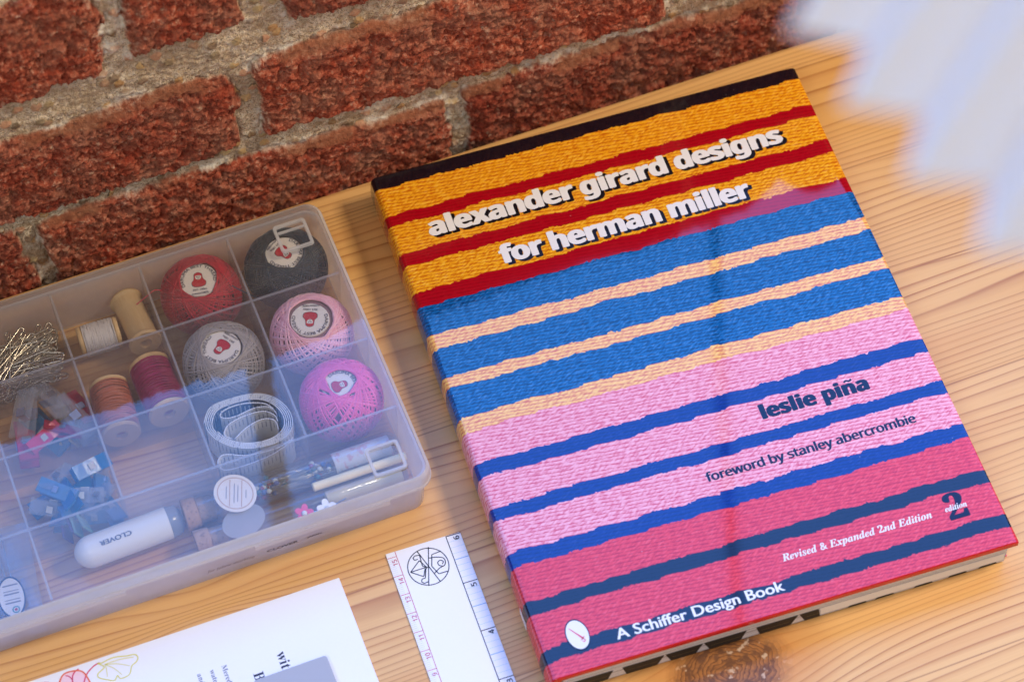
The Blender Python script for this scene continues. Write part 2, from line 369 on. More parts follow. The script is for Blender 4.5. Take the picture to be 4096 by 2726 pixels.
# window posts over the wall (seen only as dark bars mirrored in the lid and the book cover)
wf = empty('window_frame', (.2, .13, .160))
fm = plain('frame_paint', lin(70, 62, 56), .5)
MB().box((-1.3, -.016, .0005), (1.3, .10, .012)).build('sill', fm, wf)
for x, hw in ((-.156, .0075), (.152, .0025)):
    MB().box((x-hw, -.004, .0125), (x+hw, .008, 1.9)).build('post', fm, wf)
tag(wf, 'slim dark window posts above the low brick wall, mirrored in the lid and the cover', 'window frame')
# ================================================================== BOOK
BWD, BLN, BT = .2245, .286, .0215
book = empty('hardcover_book', (.08713, -.01539, 0), (0, 0, -.061038))
tag(book, 'large glossy hardcover book with striped yarn cover in orange, blue, pink and red', 'book')
t = T('printed_yarn_cover'); P = t.coord(); X, Y, Z = t.xyz(P)
u = t.math('MULTIPLY', X, 1000.); v = t.math('MULTIPLY', Y, -1000.)
drop = t.math('MULTIPLY', t.math('SUBTRACT', BT, Z), 1000.)
side = t.math('LESS_THAN', u, 2.)                                    # round the spine the yarn slants
u2 = t.math('SUBTRACT', u, drop)
PER = 1.9
warp = t.math('MULTIPLY', t.math('SUBTRACT', t.noise(t.vec(t.math('MULTIPLY', u2, .035), t.math('MULTIPLY', v, .11), 0.), 1., 3.), .5), 3.2)
r = t.math('DIVIDE', t.math('ADD', t.math('SUBTRACT', v, t.math('MULTIPLY', u2, .10)), warp), PER)
rowc = t.math('MULTIPLY', t.math('ADD', t.math('FLOOR', r), .5), PER)
vq = t.math('SUBTRACT', t.math('ADD', rowc, t.math('MULTIPLY', u2, .10)), warp)
ve = t.math('ADD', t.math('MULTIPLY', vq, .45), t.math('MULTIPLY', v, .55))
ve = t.math('ADD', ve, t.math('MULTIPLY', t.math('SUBTRACT', t.noise(t.vec(t.math('MULTIPLY', u2, .075), t.math('MULTIPLY', v, .05), 4.), 1., 3.), .5), 4.4))
ve = t.math('ADD', ve, t.math('MULTIPLY', t.math('SUBTRACT', t.noise(t.vec(u2, v, 0.), .6, 3.), .5), 1.3))
K = dict(k=(lin(30, 20, 30), lin(20, 12, 20)), y=(lin(246, 172, 30), lin(196, 84, 14)), r=(lin(172, 8, 26), lin(148, 4, 20)),
         b=(lin(4, 96, 160), lin(0, 44, 84)), p=(lin(252, 196, 104), lin(212, 100, 76)), i=(lin(246, 166, 176), lin(212, 62, 86)),
         n=(lin(4, 46, 132), lin(2, 36, 106)), m=(lin(228, 58, 64), lin(184, 22, 46)), d=(lin(22, 27, 52), lin(16, 20, 44)), e=(lin(196, 18, 24), lin(190, 14, 20)))
stops = [(0, 'k'), (7.7, 'y'), (24, 'r'), (30.4, 'y'), (47, 'r'), (55.4, 'y'), (71.5, 'r'), (80.3, 'b'), (97, 'p'), (104, 'b'), (120.8, 'p'), (127.5, 'b'), (144.7, 'p'),
         (152, 'i'), (170.5, 'n'), (177.8, 'i'), (195, 'n'), (202, 'i'), (219.7, 'n'), (227.4, 'm'), (244.8, 'd'), (252, 'm'), (270, 'd'), (277, 'm')]
f = t.math('DIVIDE', ve, 286.)
light_c = t.ramp(f, [(a/286, K[q][0]) for a, q in stops], 'CONSTANT'); gap_c = t.ramp(f, [(a/286, K[q][1]) for a, q in stops], 'CONSTANT')
prof = t.math('SINE', t.math('MULTIPLY', t.math('FRACT', r), math.pi))
tw = t.noise(t.vec(t.math('ADD', t.math('MULTIPLY', u2, .62), t.math('MULTIPLY', v, .9)), t.math('MULTIPLY', r, .8), 0.), 1., 3., .6)
dash = t.noise(t.vec(t.math('MULTIPLY', u2, .28), t.math('MULTIPLY', r, 1.), 7.), 1., 2.)
gap = t.math('MULTIPLY', t.ramp(prof, [(.2, 1.), (.72, 0.)]), t.ramp(dash, [(.36, .1), (.55, 1.)]))
tex = t.ramp(f, [(a/286, dict(k=.08, y=1., r=.06, b=1., p=1., i=1., n=.35, m=.8, d=.04)[q]) for a, q in stops], 'CONSTANT')
c = t.mix(gap, light_c, gap_c)
c = t.mix(t.math('MULTIPLY', tex, t.ramp(tw, [(.34, .7), (.52, 0.)])), c, gap_c)
c = t.mix(t.math('MULTIPLY', tex, t.ramp(tw, [(.52, 0.), (.72, .5)])), c, t.mix(.12, t.mix(1., c, c, 'SCREEN'), (.9, .85, .82, 1)))
fibre = t.ramp(t.noise(t.vec(t.math('MULTIPLY', u2, .5), t.math('MULTIPLY', v, .5), 2.), 1., 6., .75, 2.), [(.70, 0.), (.76, .35)])
c = t.mix(fibre, c, t.mix(.5, c, (.9, .8, .75, 1)))
edge_low = t.math('GREATER_THAN', v, 285.4)
c = t.mix(edge_low, c, K['e'][0])
dust = t.ramp(t.voro(P, 150.), [(.02, .8), (.05, 0.)]); dusts = t.ramp(t.noise(P, 35, 2), [(.5, 0.), (.6, 1.)])
c = t.mix(t.math('MULTIPLY', t.math('MULTIPLY', dust, dusts), .45), c, (.8, .76, .74, 1))
wob = t.bump(t.noise(P, 26, 2), .0009, .03)
cover_m = t.done(t.pbsdf(c, t.math('ADD', .04, t.math('MULTIPLY', t.noise(P, 60, 3), .04)), Normal=wob, IOR=1.52))
out = [(BWD, BT-.0031), (BWD, BT-.0009), (BWD-.0007, BT-.00045), (BWD-.0036, BT-.00005), (BWD-.006, BT), (.0032, BT)]
for i in range(1, 7): q = R_(90+15*i); out.append((.0032+.0034*math.cos(q), BT-.0034+.0034*math.sin(q)))
out += [(-.0006, BT*.6), (-.0006, BT*.35)]
for i in range(0, 7): q = R_(180+15*i); out.append((.0032+.0034*math.cos(q), .0036+.0034*math.sin(q)))
out += [(.0060, .0002)]
inn = [(.0060, .0026), (.0050, .0026), (.0028, .0048), (.0028, BT-.0052), (.0050, BT-.0031)]
ring = out+inn
mb = MB()
ys = [0, -.0006]+[-.0006-(BLN-.0012)*i/6 for i in range(1, 7)]+[-BLN]
def inset(k):                                                        # the wrapped edges are slightly rounded
    return ring if k else [(a-(.0003 if a > .1 else -.0002), z+(-.0003 if z > BT/2 else .0003)*(1 if i < len(out) else -1)) for i, (a, z) in enumerate(ring)]
mb.loft([[(a, y, z) for a, z in inset(0 if j in (0, len(ys)-1) else 1)] for j, y in enumerate(ys)])
mb.build('cover', cover_m, book, True, 25)
MB().box((.0061, -BLN+.0042, .0002), (BWD-.001, 0, .0006)).build('back_board', cover_m, book)
t = T('page_edges'); P = t.coord(); X, Y, Z = t.xyz(P)
pl = t.noise(t.vec(t.math('MULTIPLY', X, 6.), t.math('MULTIPLY', Y, 6.), t.math('MULTIPLY', Z, 2600.)), 1., 3.)
page_m = t.done(t.pbsdf(t.ramp(pl, [(.34, lin(120, 120, 128)), (.46, lin(206, 208, 220)), (.7, lin(236, 238, 246))]), .8))
MB().box((.0062, -BLN+.0022, .0008), (BWD-.0035, -.0030, BT-.0033)).build('page_block', page_m, book)
# black printed bleed with pale triangles along the lower half of the page edges
ink = plain('edge_ink', lin(38, 36, 34), .7); cream = plain('cream_page', lin(240, 242, 248), .8); tan_ = plain('tan_line', lin(120, 100, 66), .7)
mb = MB(); yb = -BLN+.0020
def quad(x0, x1, xa, xb, z0, z1, m=0, dy=0.): mb.add([(x0, yb-dy, z0), (x1, yb-dy, z0), (xb, yb-dy, z1), (xa, yb-dy, z1)], [(0, 1, 2, 3)], m)
px = .006
wh = [(.032, .0090, .0043), (.0545, .0066, .0004), (.073, .0066, .0004), (.096, .0092, .0046), (.119, .0070, .0006)]
lo = [.0064]+[q for c0, b0, t0 in wh for q in (c0-b0/2, c0+b0/2)]+[.1300]; hi = [.0064]+[q for c0, b0, t0 in wh for q in (c0-t0/2, c0+t0/2)]+[.1286]
for k in range(0, len(lo), 2):
    quad(lo[k], lo[k+1], hi[k], hi[k+1], .0009, .0088); quad(lo[k]+.0004, lo[k+1]-.0004, lo[k]+.0004, lo[k+1]-.0004, .0046, .0049, 2, .0001)
quad(.1302, BWD-.0042, .1292, BWD-.0042, .0028, .0092, 1)
for a in (.1435, .157, .176, .193, .208): quad(a, a+.0095, a+.0008, a+.0087, .0009, .0024)
mb.build('printed_page_edges', [ink, cream, tan_], book)
LT = BT+.00012
white_ink = plain('white_print', lin(236, 230, 228), .25); black_ink = plain('black_print', lin(14, 10, 12), .25); navy_ink = plain('navy_print', lin(4, 14, 52), .25)
gray_ink = plain('pink_print', lin(225, 80, 100), .3)
def title(body, x0, x1, y, size, b):
    mb = MB(); letters(mb, sans_b(body), x0, y, x1, size, bold=b, z=LT+.00008, spacing=.93)
    mb.build('title_lettering', white_ink, book)
    mb = MB(); letters(mb, sans_b(body), x0+.0016, y-.0014, x1+.0016, size, bold=b*1.25, z=LT, spacing=.93)
    mb.build('title_shadow_print', black_ink, book)
title('alexander girard designs', .0188, .2024, -.0423, .0142, .00062)
title('for herman miller', .0474, .1756, -.0686, .0142, .00062)
mb = MB(); letters(mb, sans_b('leslie pin')+sans_b('a'), .1368, -.1893, .1898, .0102, bold=.00055, z=LT)
strip(mb, spline([(.1796, -.1826, 0), (.1806, -.1818, 0), (.1822, -.1824, 0), (.1834, -.1816, 0)], 6), .0009, LT)
mb.build('author_lettering', navy_ink, book)
mb = MB(); letters(mb, sans('foreword by stanley abercrombie'), .1003, -.2129, .2040, .0064, bold=.00026, z=LT, spacing=.97); mb.build('foreword_lettering', navy_ink, book)
mb = MB(); letters(mb, serif_bi('Revised & Expanded 2nd Edition'), .1186, -.2622, .1917, .0053, z=LT, bold=.00005); mb.build('edition_lettering', white_ink, book)
mb = MB(); letters(mb, serif_b('2'), .1995, -.2662, .2085, .0186, z=LT, bold=.0004); mb.build('edition_numeral', navy_ink, book)
mb = MB(); letters(mb, serif_bi('edition'), .1985, -.2616, .2092, .0042, z=LT+.0001, bold=.00005); mb.build('edition_lettering', white_ink, book)
mb = MB(); letters(mb, 'A Schiffer Design Book', .0346, -.2759, .1142, .0075, z=LT, bold=.00022); mb.build('imprint_lettering', white_ink, book)
ov = lambda k: circle(.0181, -.2681, .0049*k, .0073*k, 40, R_(3))
mb = MB(); disc(mb, ov(1.09), LT, 1); disc(mb, ov(1.), LT+.00006, 0)
for a, b, w0, w1 in (((.0152, -.2640), (.0200, -.2706), .0003, .0009),):
    d = np.array(b)-np.array(a); nn = np.array([-d[1], d[0]])/np.hypot(*d)
    mb.add([(*(np.array(a)+nn*w0/2), LT+.0001), (*(np.array(a)-nn*w0/2), LT+.0001), (*(np.array(b)-nn*w1/2), LT+.0001), (*(np.array(b)+nn*w1/2), LT+.0001)], [(0, 1, 2, 3)], 2)
strip(mb, [(.0189, -.2712), (.0208, -.2697)], .0005, LT+.0001, m=2); strip(mb, spline([(.0200, -.2706, 0), (.0206, -.2716, 0), (.0200, -.2722, 0), (.0193, -.2717, 0)], 5), .0004, LT+.0001, m=2)
mb.build('publisher_emblem', [white_ink, navy_ink, gray_ink], book)
MB().add([(-.00075, -.2425, .0062), (-.00075, -.2522, .0062), (-.00075, -.2522, .0115), (-.00075, -.2425, .0115)], [(0, 1, 2, 3)]).build('spine_emblem', white_ink, book)
# ================================================================== STORAGE BOX
def plastic(name, fog, tint=(.86, .86, .88, 1), rough=.06, spec=1.0, grain=0.):
    t = T(name); P = t.coord()
    d = t.mixs(.6, t.pbsdf(tint, .45, Specular_IOR_Level=0.), (lambda x: (t.put(x.inputs[0], tint), x.outputs[0])[1])(t.n('ShaderNodeBsdfTranslucent')))
    tr = t.n('ShaderNodeBsdfTransparent'); t.put(tr.inputs[0], (.97, .97, .98, 1))
    f = t.math('ADD', fog, t.math('MULTIPLY', t.math('SUBTRACT', t.noise(P, 45, 3), .5), fog*.5), clamp=True)
    body = t.mixs(f, tr.outputs[0], d)
    g = t.n('ShaderNodeBsdfGlossy'); t.put(g.inputs['Roughness'], rough); t.put(g.inputs['Normal'], t.bump(t.noise(P, 60, 2), .0006, .06))
    fr = t.n('ShaderNodeFresnel'); t.put(fr.inputs[0], 1.5)
    geo = t.n('ShaderNodeNewGeometry')
    k = t.math('MULTIPLY', fr.outputs[0], t.math('SUBTRACT', 1., t.math('MULTIPLY', geo.outputs['Backfacing'], .9)))
    return t.done(t.mixs(t.math('MULTIPLY', k, spec), body, g.outputs[0]))
mid_m = plastic('divider_edge', .3, (.9, .89, .92, 1), .2, spec=.5)
lid_m = plastic('clear_lid', .05, spec=1.5, rough=.03)
wall_m = plastic('frosted_wall', .13, rough=.2, spec=.6); shell_m = plastic('milky_shell', .48, (.97, .96, .98, 1), .2, spec=.6); rim_m = plastic('frosted_rim', .52, (.97, .96, .98, 1), rough=.15, spec=.9); floor_m = plastic('clear_floor', .03, rough=.15, spec=.5)
box = empty('storage_box', (-.06, -.108, 0))
tag(box, 'translucent plastic sewing box with divided compartments and closed clear lid', 'storage box')
O = np.array([-.06, -.108, 0])
def sub(P): return [(p[0]-O[0], p[1]-O[1], p[2]) for p in P]
bx0, by0, bx1, by1 = -.1745, -.1885, .0545, -.0278
def rb(ins, z, r): return sub(rrect(bx0+ins, by0+ins, bx1-ins, by1-ins, r, z))
mb = MB(); mb.loft([rb(.0030, .0004, .006), rb(.0022, .0002, .0062), rb(.0016, .0012, .0065), rb(.0002, .0250, .0075), rb(0, .0312, .0075), rb(.0012, .0312, .0066), rb(.0028, .0022, .0055)], False)
mb.build('base', shell_m, box, True, 40)
MB().loft([rb(.0029, .0004, .0055), rb(.0029, .0014, .0055)]).build('bottom_plate', floor_m, box)
XD = [.0083, -.0361, -.0805, -.1250]; YD = [-.0685, -.1085, -.1485]
for i, x in enumerate(XD):
    ya, yb_ = (-.0292, -.1484 if i < 3 else -.1870)
    mb = MB(); yc = [ya]+[y for y in YD if y > yb_+.001]+[yb_]
    for a, b in zip(yc[:-1], yc[1:]):
        mb.box((x-.0006-O[0], b+.0008-O[1], .0016), (x+.0006-O[0], a-.0008-O[1], .0308))
    for a, b in zip(yc[:-1], yc[1:]): mb.box((x-.0005-O[0], b+.0008-O[1], .0308), (x+.0005-O[0], a-.0008-O[1], .0312), 1)
    mb.build('divider', [wall_m, mid_m], box)
for y in YD:
    MB().box((-.1722-O[0], y-.0007-O[1], .0016), (.0525-O[0], y+.0007-O[1], .0310)).box((-.1722-O[0], y-.0006-O[1], .0310), (.0525-O[0], y+.0006-O[1], .0314), 1).build('divider', [wall_m, mid_m], box)
lx0, ly0, lx1, ly1 = -.1765, -.1912, .0563, -.0254
def rl(ins, z, r=.0085): return sub(rrect(lx0+ins, ly0+ins, lx1-ins, ly1-ins, max(r-ins, .004), z))
lid = MB().loft([rl(.0021, .0333), rl(.0021, .0345), rl(.0060, .0346), rl(.0060, .0334)][0:2]).build('lid', lid_m, box)
mb = MB(); mb.loft([rl(.0012, .0256), rl(-.0002, .0256), rl(-.0002, .0272), rl(.0002, .0276), rl(.0004, .0328), rl(.0009, .0340), rl(.0020, .0346), rl(.0020, .0332), rl(.0014, .0318), rl(.0012, .0256)], False)
mb.build('lid_rim', rim_m, lid, True, 40)
for a, b in ((-.0318, .0336), (-.17, -.0930)):
    MB().box((a-O[0], ly0-.0004-O[1], .0222), (b-O[0], ly0+.0009-O[1], .0254)).build('latch', rim_m, lid)
def loop(x0, y0, x1, y1):
    z0, z1 = .0347, .0360; w = .0017
    mb = MB(); a = rrect(x0, y0, x1, y1, .0018, z0, 4); b = rrect(x0+w, y0+w, x1-w, y1-w, .0010, z0, 4)
    up = lambda P, z: sub([(p[0], p[1], z) for p in P])
    mb.loft([up(b, z0), up(a, z0), up(rrect(x0+.0002, y0+.0002, x1-.0002, y1-.0002, .0017, z1, 4), z1), up(rrect(x0+w-.0002, y0+w-.0002, x1-w+.0002, y1-w+.0002, .0011, z1, 4), z1), up(b, z0)], False)
    mb.box((x0+w-O[0], y1-.0052-O[1], z0), (x1-w-O[0], y1-.0042-O[1], z1-.0002)) if y1 > -.1 else None
    mb.build('hanging_loop', rim_m, lid, False)
loop(.0301, -.0510, .0467, -.0346); loop(.0298, -.1833, .0461, -.1673)
grey_ink = plain('grey_print', lin(120, 116, 124), .5)
mb = MB()
letters(mb, serif_bi('for fabric marking'), 0, 0, .0232, .0032); letters(mb, 'CLOVER', .0292, .0002, .0442, .0030, bold=.00008); letters(mb, 'JAPAN', .0486, .0008, .0556, .0019, bold=.00008)
V = [(-.0551+x-O[0], -.18765+.06*(.0106-(.0106+y))*0-O[1]-.0003-.0001*(x > .02), .0096+y) for x, y, z in mb.V]
mesh('base_lettering', V, mb.F, grey_ink, box)
# ================================================================== THREAD BALLS
def thread_mat(name, a, b, rough=.55):
    t = T(name); P = t.coord(); n = t.noise(P, 2600, 2); n2 = t.noise(P, 120, 3)
    return t.done(t.pbsdf(t.mix(t.attr('tone')['Fac'], t.mix(n, t.mix(n2, a, b), a), t.mix(.75, a, b)), rough, Sheen_Weight=.35, Sheen_Roughness=.4, Specular_IOR_Level=.5))
paper_w = plain('white_paper_label', lin(228, 218, 208), .6); red_ink = plain('red_print', lin(186, 14, 40), .5); dk_ink = plain('dark_print', lin(84, 84, 96), .6)
def winding(beta_deg, n, a, h, r, seed, seg=64, jit=3., grp=8):
    rg = np.random.RandomState(seed); tt = np.arange(seg)/seg*2*np.pi; mb_V = []; mb_F = []; k = 4
    def surf(D, s):
        rho = np.hypot(D[..., 0], D[..., 1]); sc = ((rho/a)**2.6+(np.abs(D[..., 2])/h)**2.6)**(-1/2.6); return D*(sc*s)[..., None]
    base = 0
    for i in range(n):
        if i % grp == 0: gj = rg.uniform(-jit, jit)
        inc = R_(beta_deg+gj+rg.uniform(-.6, .6)); phi = 2*math.pi*(i*.618034 if False else i/n)+rg.uniform(-.5, .5)*2*math.pi/n
        e1 = np.array([0, 1., 0]); e2 = np.array([math.sin(inc), 0, math.cos(inc)])  # plane holding a direction inc away from the axis
        D = np.cos(tt)[:, None]*e2+np.sin(tt)[:, None]*e1
        c, s = math.cos(phi), math.sin(phi); D = np.stack([c*D[:, 0]-s*D[:, 1], s*D[:, 0]+c*D[:, 1], D[:, 2]], 1)
        Pn = surf(D, np.full(seg, 1+rg.uniform(-.012, .012)+0.0))
        tg = np.roll(Pn, -1, 0)-np.roll(Pn, 1, 0); tg /= np.linalg.norm(tg, axis=1)[:, None]; nrm = D; bn = np.cross(tg, nrm); bn /= np.linalg.norm(bn, axis=1)[:, None]; nn = np.cross(bn, tg)
        rr = r*rg.uniform(.85, 1.15)
        ringv = np.stack([Pn+rr*(math.cos(q)*nn+math.sin(q)*bn) for q in np.arange(k)*2*np.pi/k], 1)
        mb_V.append(ringv.reshape(-1, 3)); j = np.arange(seg); jn = (j+1) % seg
        for q in range(k):
            q2 = (q+1) % k; mb_F.append(np.stack([base+j*k+q, base+j*k+q2, base+jn*k+q2, base+jn*k+q], 1))
        base += seg*k
    return np.concatenate(mb_V), np.concatenate(mb_F)
def emblem(mb, sc, rot, z):
    c, s = math.cos(rot), math.sin(rot)
    T2 = lambda P: [((c*x-s*y)*sc, (s*x+c*y)*sc) for x, y in P]
    outl = spline([(0, 1.0, 0), (.42, .80, 0), (.50, .35, 0), (.55, .05, 0), (.82, -.35, 0), (.68, -.85, 0), (0, -1.02, 0), (-.68, -.85, 0), (-.82, -.35, 0), (-.55, .05, 0), (-.50, .35, 0), (-.42, .80, 0)], 5, True)
    disc(mb, T2([(x*1.08, y*1.06) for x, y, _ in outl]), z, 1); disc(mb, T2([(x, y) for x, y, _ in outl]), z+.00004, 0)
    face = spline([(-.30, .55, 0), (.30, .55, 0), (.34, .25, 0), (.16, .02, 0), (-.16, .02, 0), (-.34, .25, 0)], 4, True)
    disc(mb, T2([(x, y) for x, y, _ in face]), z+.00008, 2)
    strip(mb, T2([(-.22, .42), (-.05, .38)]), .12*sc, z+.00012, m=1); strip(mb, T2([(.22, .42), (.05, .38)]), .12*sc, z+.00012, m=1); strip(mb, T2([(-.14, .16), (.14, .16)]), .10*sc, z+.00012, m=1)
def arc_text(mb, body, r, a_start, a_end, size, z, m=0, inward=False):
    V, F = glyphs(body, 1.0, 2); V = V.copy(); mn, mx = V[:, 0].min(), V[:, 0].max(); f = (V[:, 0]-mn)/(mx-mn)
    q = np.radians(a_start+(a_end-a_start)*f); rr = r+V[:, 1]*size*(1 if not inward else -1)
    for i, (dx, dy) in enumerate(((0, 0), (.00006, 0), (0, .00006), (-.00006, 0))): mb.add([(a*math.cos(b)+dx, a*math.sin(b)+dy, z-i*2e-6) for a, b in zip(rr, q)], F, m)
def thread_ball(loc, rotz, a, h, cols, label, beta=36, n=60, r=.00050, lab_r=.0094, tilt=(0, 0), seed=1, jit=3., grp=8, tail=None):
    root = empty('thread_ball', loc, (tilt[0], tilt[1], rotz)); tag(root, label, 'thread ball', 'cotton thread balls in the box')
    m1 = thread_mat('thread', *cols); V, F = winding(beta, n, a, h, r, seed, jit=jit, grp=grp)
    prof = []
    for q in np.linspace(-90, 90, 15):
        d = (abs(math.cos(R_(q))), math.sin(R_(q))); sc = ((d[0]/a)**2.6+(abs(d[1])/h)**2.6)**(-1/2.6)*.955; prof.append((max(d[0]*sc, 1e-5), min(d[1]*sc, .85*h)))
    core = MB().lathe(prof, 32); nb = len(V)
    m0 = thread_mat('thread_gap_shade', *[tuple(q*.24 for q in c[:3])+(1,) for c in cols])  # same thread colours darkened, shade of the strand gaps put into the colour
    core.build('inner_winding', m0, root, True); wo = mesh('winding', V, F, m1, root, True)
    tn = wo.data.attributes.new('tone', 'FLOAT', 'POINT'); tn.data.foreach_set('value', np.repeat(np.random.RandomState(seed+50).uniform(0, 1, n)**1.3, len(V)//n).astype(np.float32))
    lz = h*.915
    lab = MB(); lab.lathe([(lab_r*.98, lz-.0012), (lab_r, lz-.0008), (lab_r*.97, lz-.0002), (lab_r*.5, lz)], 36)
    lo = lab.build('paper_label', paper_w, root, True, 50)
    mb = MB(); arc_text(mb, 'DARUMA BEST THREAD', lab_r*.76, 203, -15, .00225, lz+.0001)
    letters(mb, '30/3 100m', -.0034, -lab_r*.66, .0034, .0017, z=lz+.0001, bold=.00004); letters(mb, 'cotton100%', -.0040, -lab_r*.88, .0040, .0017, z=lz+.0001, bold=.00004)
    mb.build('label_lettering', dk_ink, lo)
    mb = MB(); emblem(mb, lab_r*.43, 0, lz+.0001); mb.build('label_emblem', [red_ink, dk_ink, paper_w], lo)
    if tail: MB().tube(spline(tail, 6), .0003, 5).build('thread_end', m1, root)
    return root
bz = .0162
thread_ball((-.0115, -.0465, bz), R_(-11), .0193, .0146, (lin(206, 12, 50), lin(116, 2, 22)), 'crimson red cotton thread ball in the back row', seed=3, tail=[(-.016, .001, .005), (-.021, -.0005, .011), (-.026, -.004, .0115), (-.031, -.0068, .0105)])
thread_ball((.0318, -.0470, bz), R_(-150), .0198, .0146, (lin(30, 52, 76), lin(10, 20, 34)), 'dark navy cotton thread ball in the back right corner compartment', seed=5, tail=[(.020, .003, -.002), (.027, .0005, .010), (.0295, -.004, .0135), (.0305, -.0065, .0150)])
thread_ball((.0310, -.0876, bz), R_(158), .0196, .0146, (lin(255, 206, 214), lin(232, 140, 162)), 'pale pink cotton thread ball', seed=7, beta=40, n=56, r=.00050)
thread_ball((-.0133, -.0869, bz), R_(123), .0192, .0146, (lin(190, 180, 174), lin(112, 104, 100)), 'grey beige cotton thread ball', seed=9, beta=37, n=60, r=.00046)
hb_ = thread_ball((.0320, -.1275, bz), R_(-87), .0194, .0148, (lin(255, 120, 186), lin(216, 40, 128)), 'hot pink cotton thread ball with its label half covered', seed=11, beta=30, n=64, jit=9., grp=8, r=.00056, lab_r=.0086)
# ================================================================== SPOOLS
t = T('spool_wood'); P = t.coord(); X, Y, Z = t.xyz(P)
wn_ = t.noise(t.vec(t.math('MULTIPLY', X, 900.), t.math('MULTIPLY', Y, 900.), t.math('MULTIPLY', Z, 60.)), 1., 3.)
spool_wood = t.done(t.pbsdf(t.mix(wn_, lin(226, 192, 142), lin(206, 166, 112)), .55))
def spool(loc, rot, L, rf, rt, label, cols=None, seed=1):
    root = empty('thread_spool', loc, rot); tag(root, label, 'spool', 'wooden thread spools in the box')
    fl = .0024
    MB().lathe([(.0028, -L/2+.004), (.0030, -L/2), (rf*.93, -L/2), (rf, -L/2+.0007), (rf, -L/2+fl-.0008), (rf*.9, -L/2+fl), (rt*.75 if cols else rf*.86, -L/2+fl+.001),
                (rt*.75 if cols else rf*.86, L/2-fl-.001), (rf*.9, L/2-fl), (rf, L/2-fl+.0008), (rf, L/2-.0007), (rf*.93, L/2), (.0030, L/2), (.0028, L/2-.004)], 32).build('wooden_core', spool_wood, root, True, 40)
    if cols:
        rg = np.random.RandomState(seed); lw = L/2-fl-.0002; V = []
        mb = MB(); P = []; turns = 34; N = turns*20
        mb.lathe([(rt*.8, -lw), (rt*.95, -lw), (rt*.985, 0), (rt*.95, lw), (rt*.8, lw)], 26)
        for pas in range(2):
            P = []
            wob = rg.uniform(-.0005, .0005, turns+2)
            for i in range(N+1):
                f = i/N; q = 2*math.pi*turns*f; k = int(turns*f); zz = (f*2-1)*lw*.97*(1 if pas == 0 else -1)
                zz += .0011*math.sin(q*.5+wob[k]*4000)+wob[k]
                zz = max(-lw, min(lw, zz)); rr = rt*(.985+.025*math.cos(zz/lw*1.4))+.0002*pas
                P.append((rr*math.cos(q), rr*math.sin(q), zz))
            mb.tube(P, .00036, 4)
        mb.build('winding', thread_mat('spool_thread', *cols, .4), root, True)
    return root
spool((-.0641, -.0472, .0094), (R_(90), 0, R_(88)), .0200, .0076, .0074, 'short wooden spool wound with white thread, lying beside the bare spool', (lin(222, 214, 214), lin(172, 162, 164)), 2)
spool((-.0452, -.0462, .0112), (R_(82), 0, R_(3)), .0310, .0082, .0, 'bare pale wooden spool without thread in the back row')
spool((-.0462, -.0880, .0130), (R_(84), 0, R_(2)), .0320, .0100, .0098, 'wooden spool wound with burgundy thread', (lin(164, 14, 80), lin(96, 6, 44)), 4)
spool((-.0692, -.0905, .0112), (R_(86), 0, R_(-4)), .0300, .0095, .0092, 'wooden spool wound with brown copper thread', (lin(188, 106, 76), lin(130, 64, 44)), 6)
# ================================================================== U-SHAPED PINS
steel = plain('steel', lin(200, 190, 172), .26, Metallic=1.); spring_steel = plain('spring_steel', lin(176, 176, 180), .42, Metallic=1.)
def upin(L, w, r):
    P = [(-L/2, w/2, 0), (L/2-w, w*.55, 0)]+[(L/2-w+w*.75*math.sin(q), w*.62*math.cos(q), 0) for q in np.linspace(.2, math.pi-.2, 7)]+[(L/2-w, -w*.55, 0), (-L/2, -w/2, 0)]
    rad = [r*.3]+[r]*(len(P)-2)+[r*.3]
    P = [P[0], (P[0][0]+.003, P[0][1], 0)]+P[1:-1]+[(P[-1][0]+.003, P[-1][1], 0), P[-1]]; rad = [r*.25]+[r]*(len(P)-2)+[r*.25]
    return MB().tube(P, rad, 6)
p0 = [upin(.031, .0024, .00048), upin(.026, .0021, .00045), upin(.0345, .0026, .0005)]
src = []
for i in range(110):
    if i < 3: o = p0[i].build('steel_pin', steel, None, True); src.append(o)
    else: o = src[i % 3].copy(); COL.objects.link(o)
    lay = i/110
    yaw = rnd.choice([rnd.gauss(12, 20), rnd.gauss(25, 14), rnd.gauss(-28, 14), rnd.gauss(200, 18), rnd.gauss(60, 10)])
    L2 = [.0155, .013, .0173][i % 3]; ex = abs(L2*math.cos(R_(yaw))); ey = abs(L2*math.sin(R_(yaw)))
    x_lo, x_hi = -.1232+ex, -.0822-ex; y_lo, y_hi = -.0662+ey, -.0315-ey
    if x_lo > x_hi: x_lo = x_hi = (x_lo+x_hi)/2
    if y_lo > y_hi: y_lo = y_hi = (y_lo+y_hi)/2
    o.location = (rnd.uniform(x_lo, x_hi), rnd.triangular(y_lo, y_hi, y_lo*.6+y_hi*.4), .0022+.0175*lay)
    o.rotation_euler = (rnd.uniform(-.7, .7), rnd.uniform(-.07, .07), R_(yaw))
    tag(o, 'thin steel U-shaped pin heaped in the back left compartment', 'pin', 'steel U-shaped pins in the box')
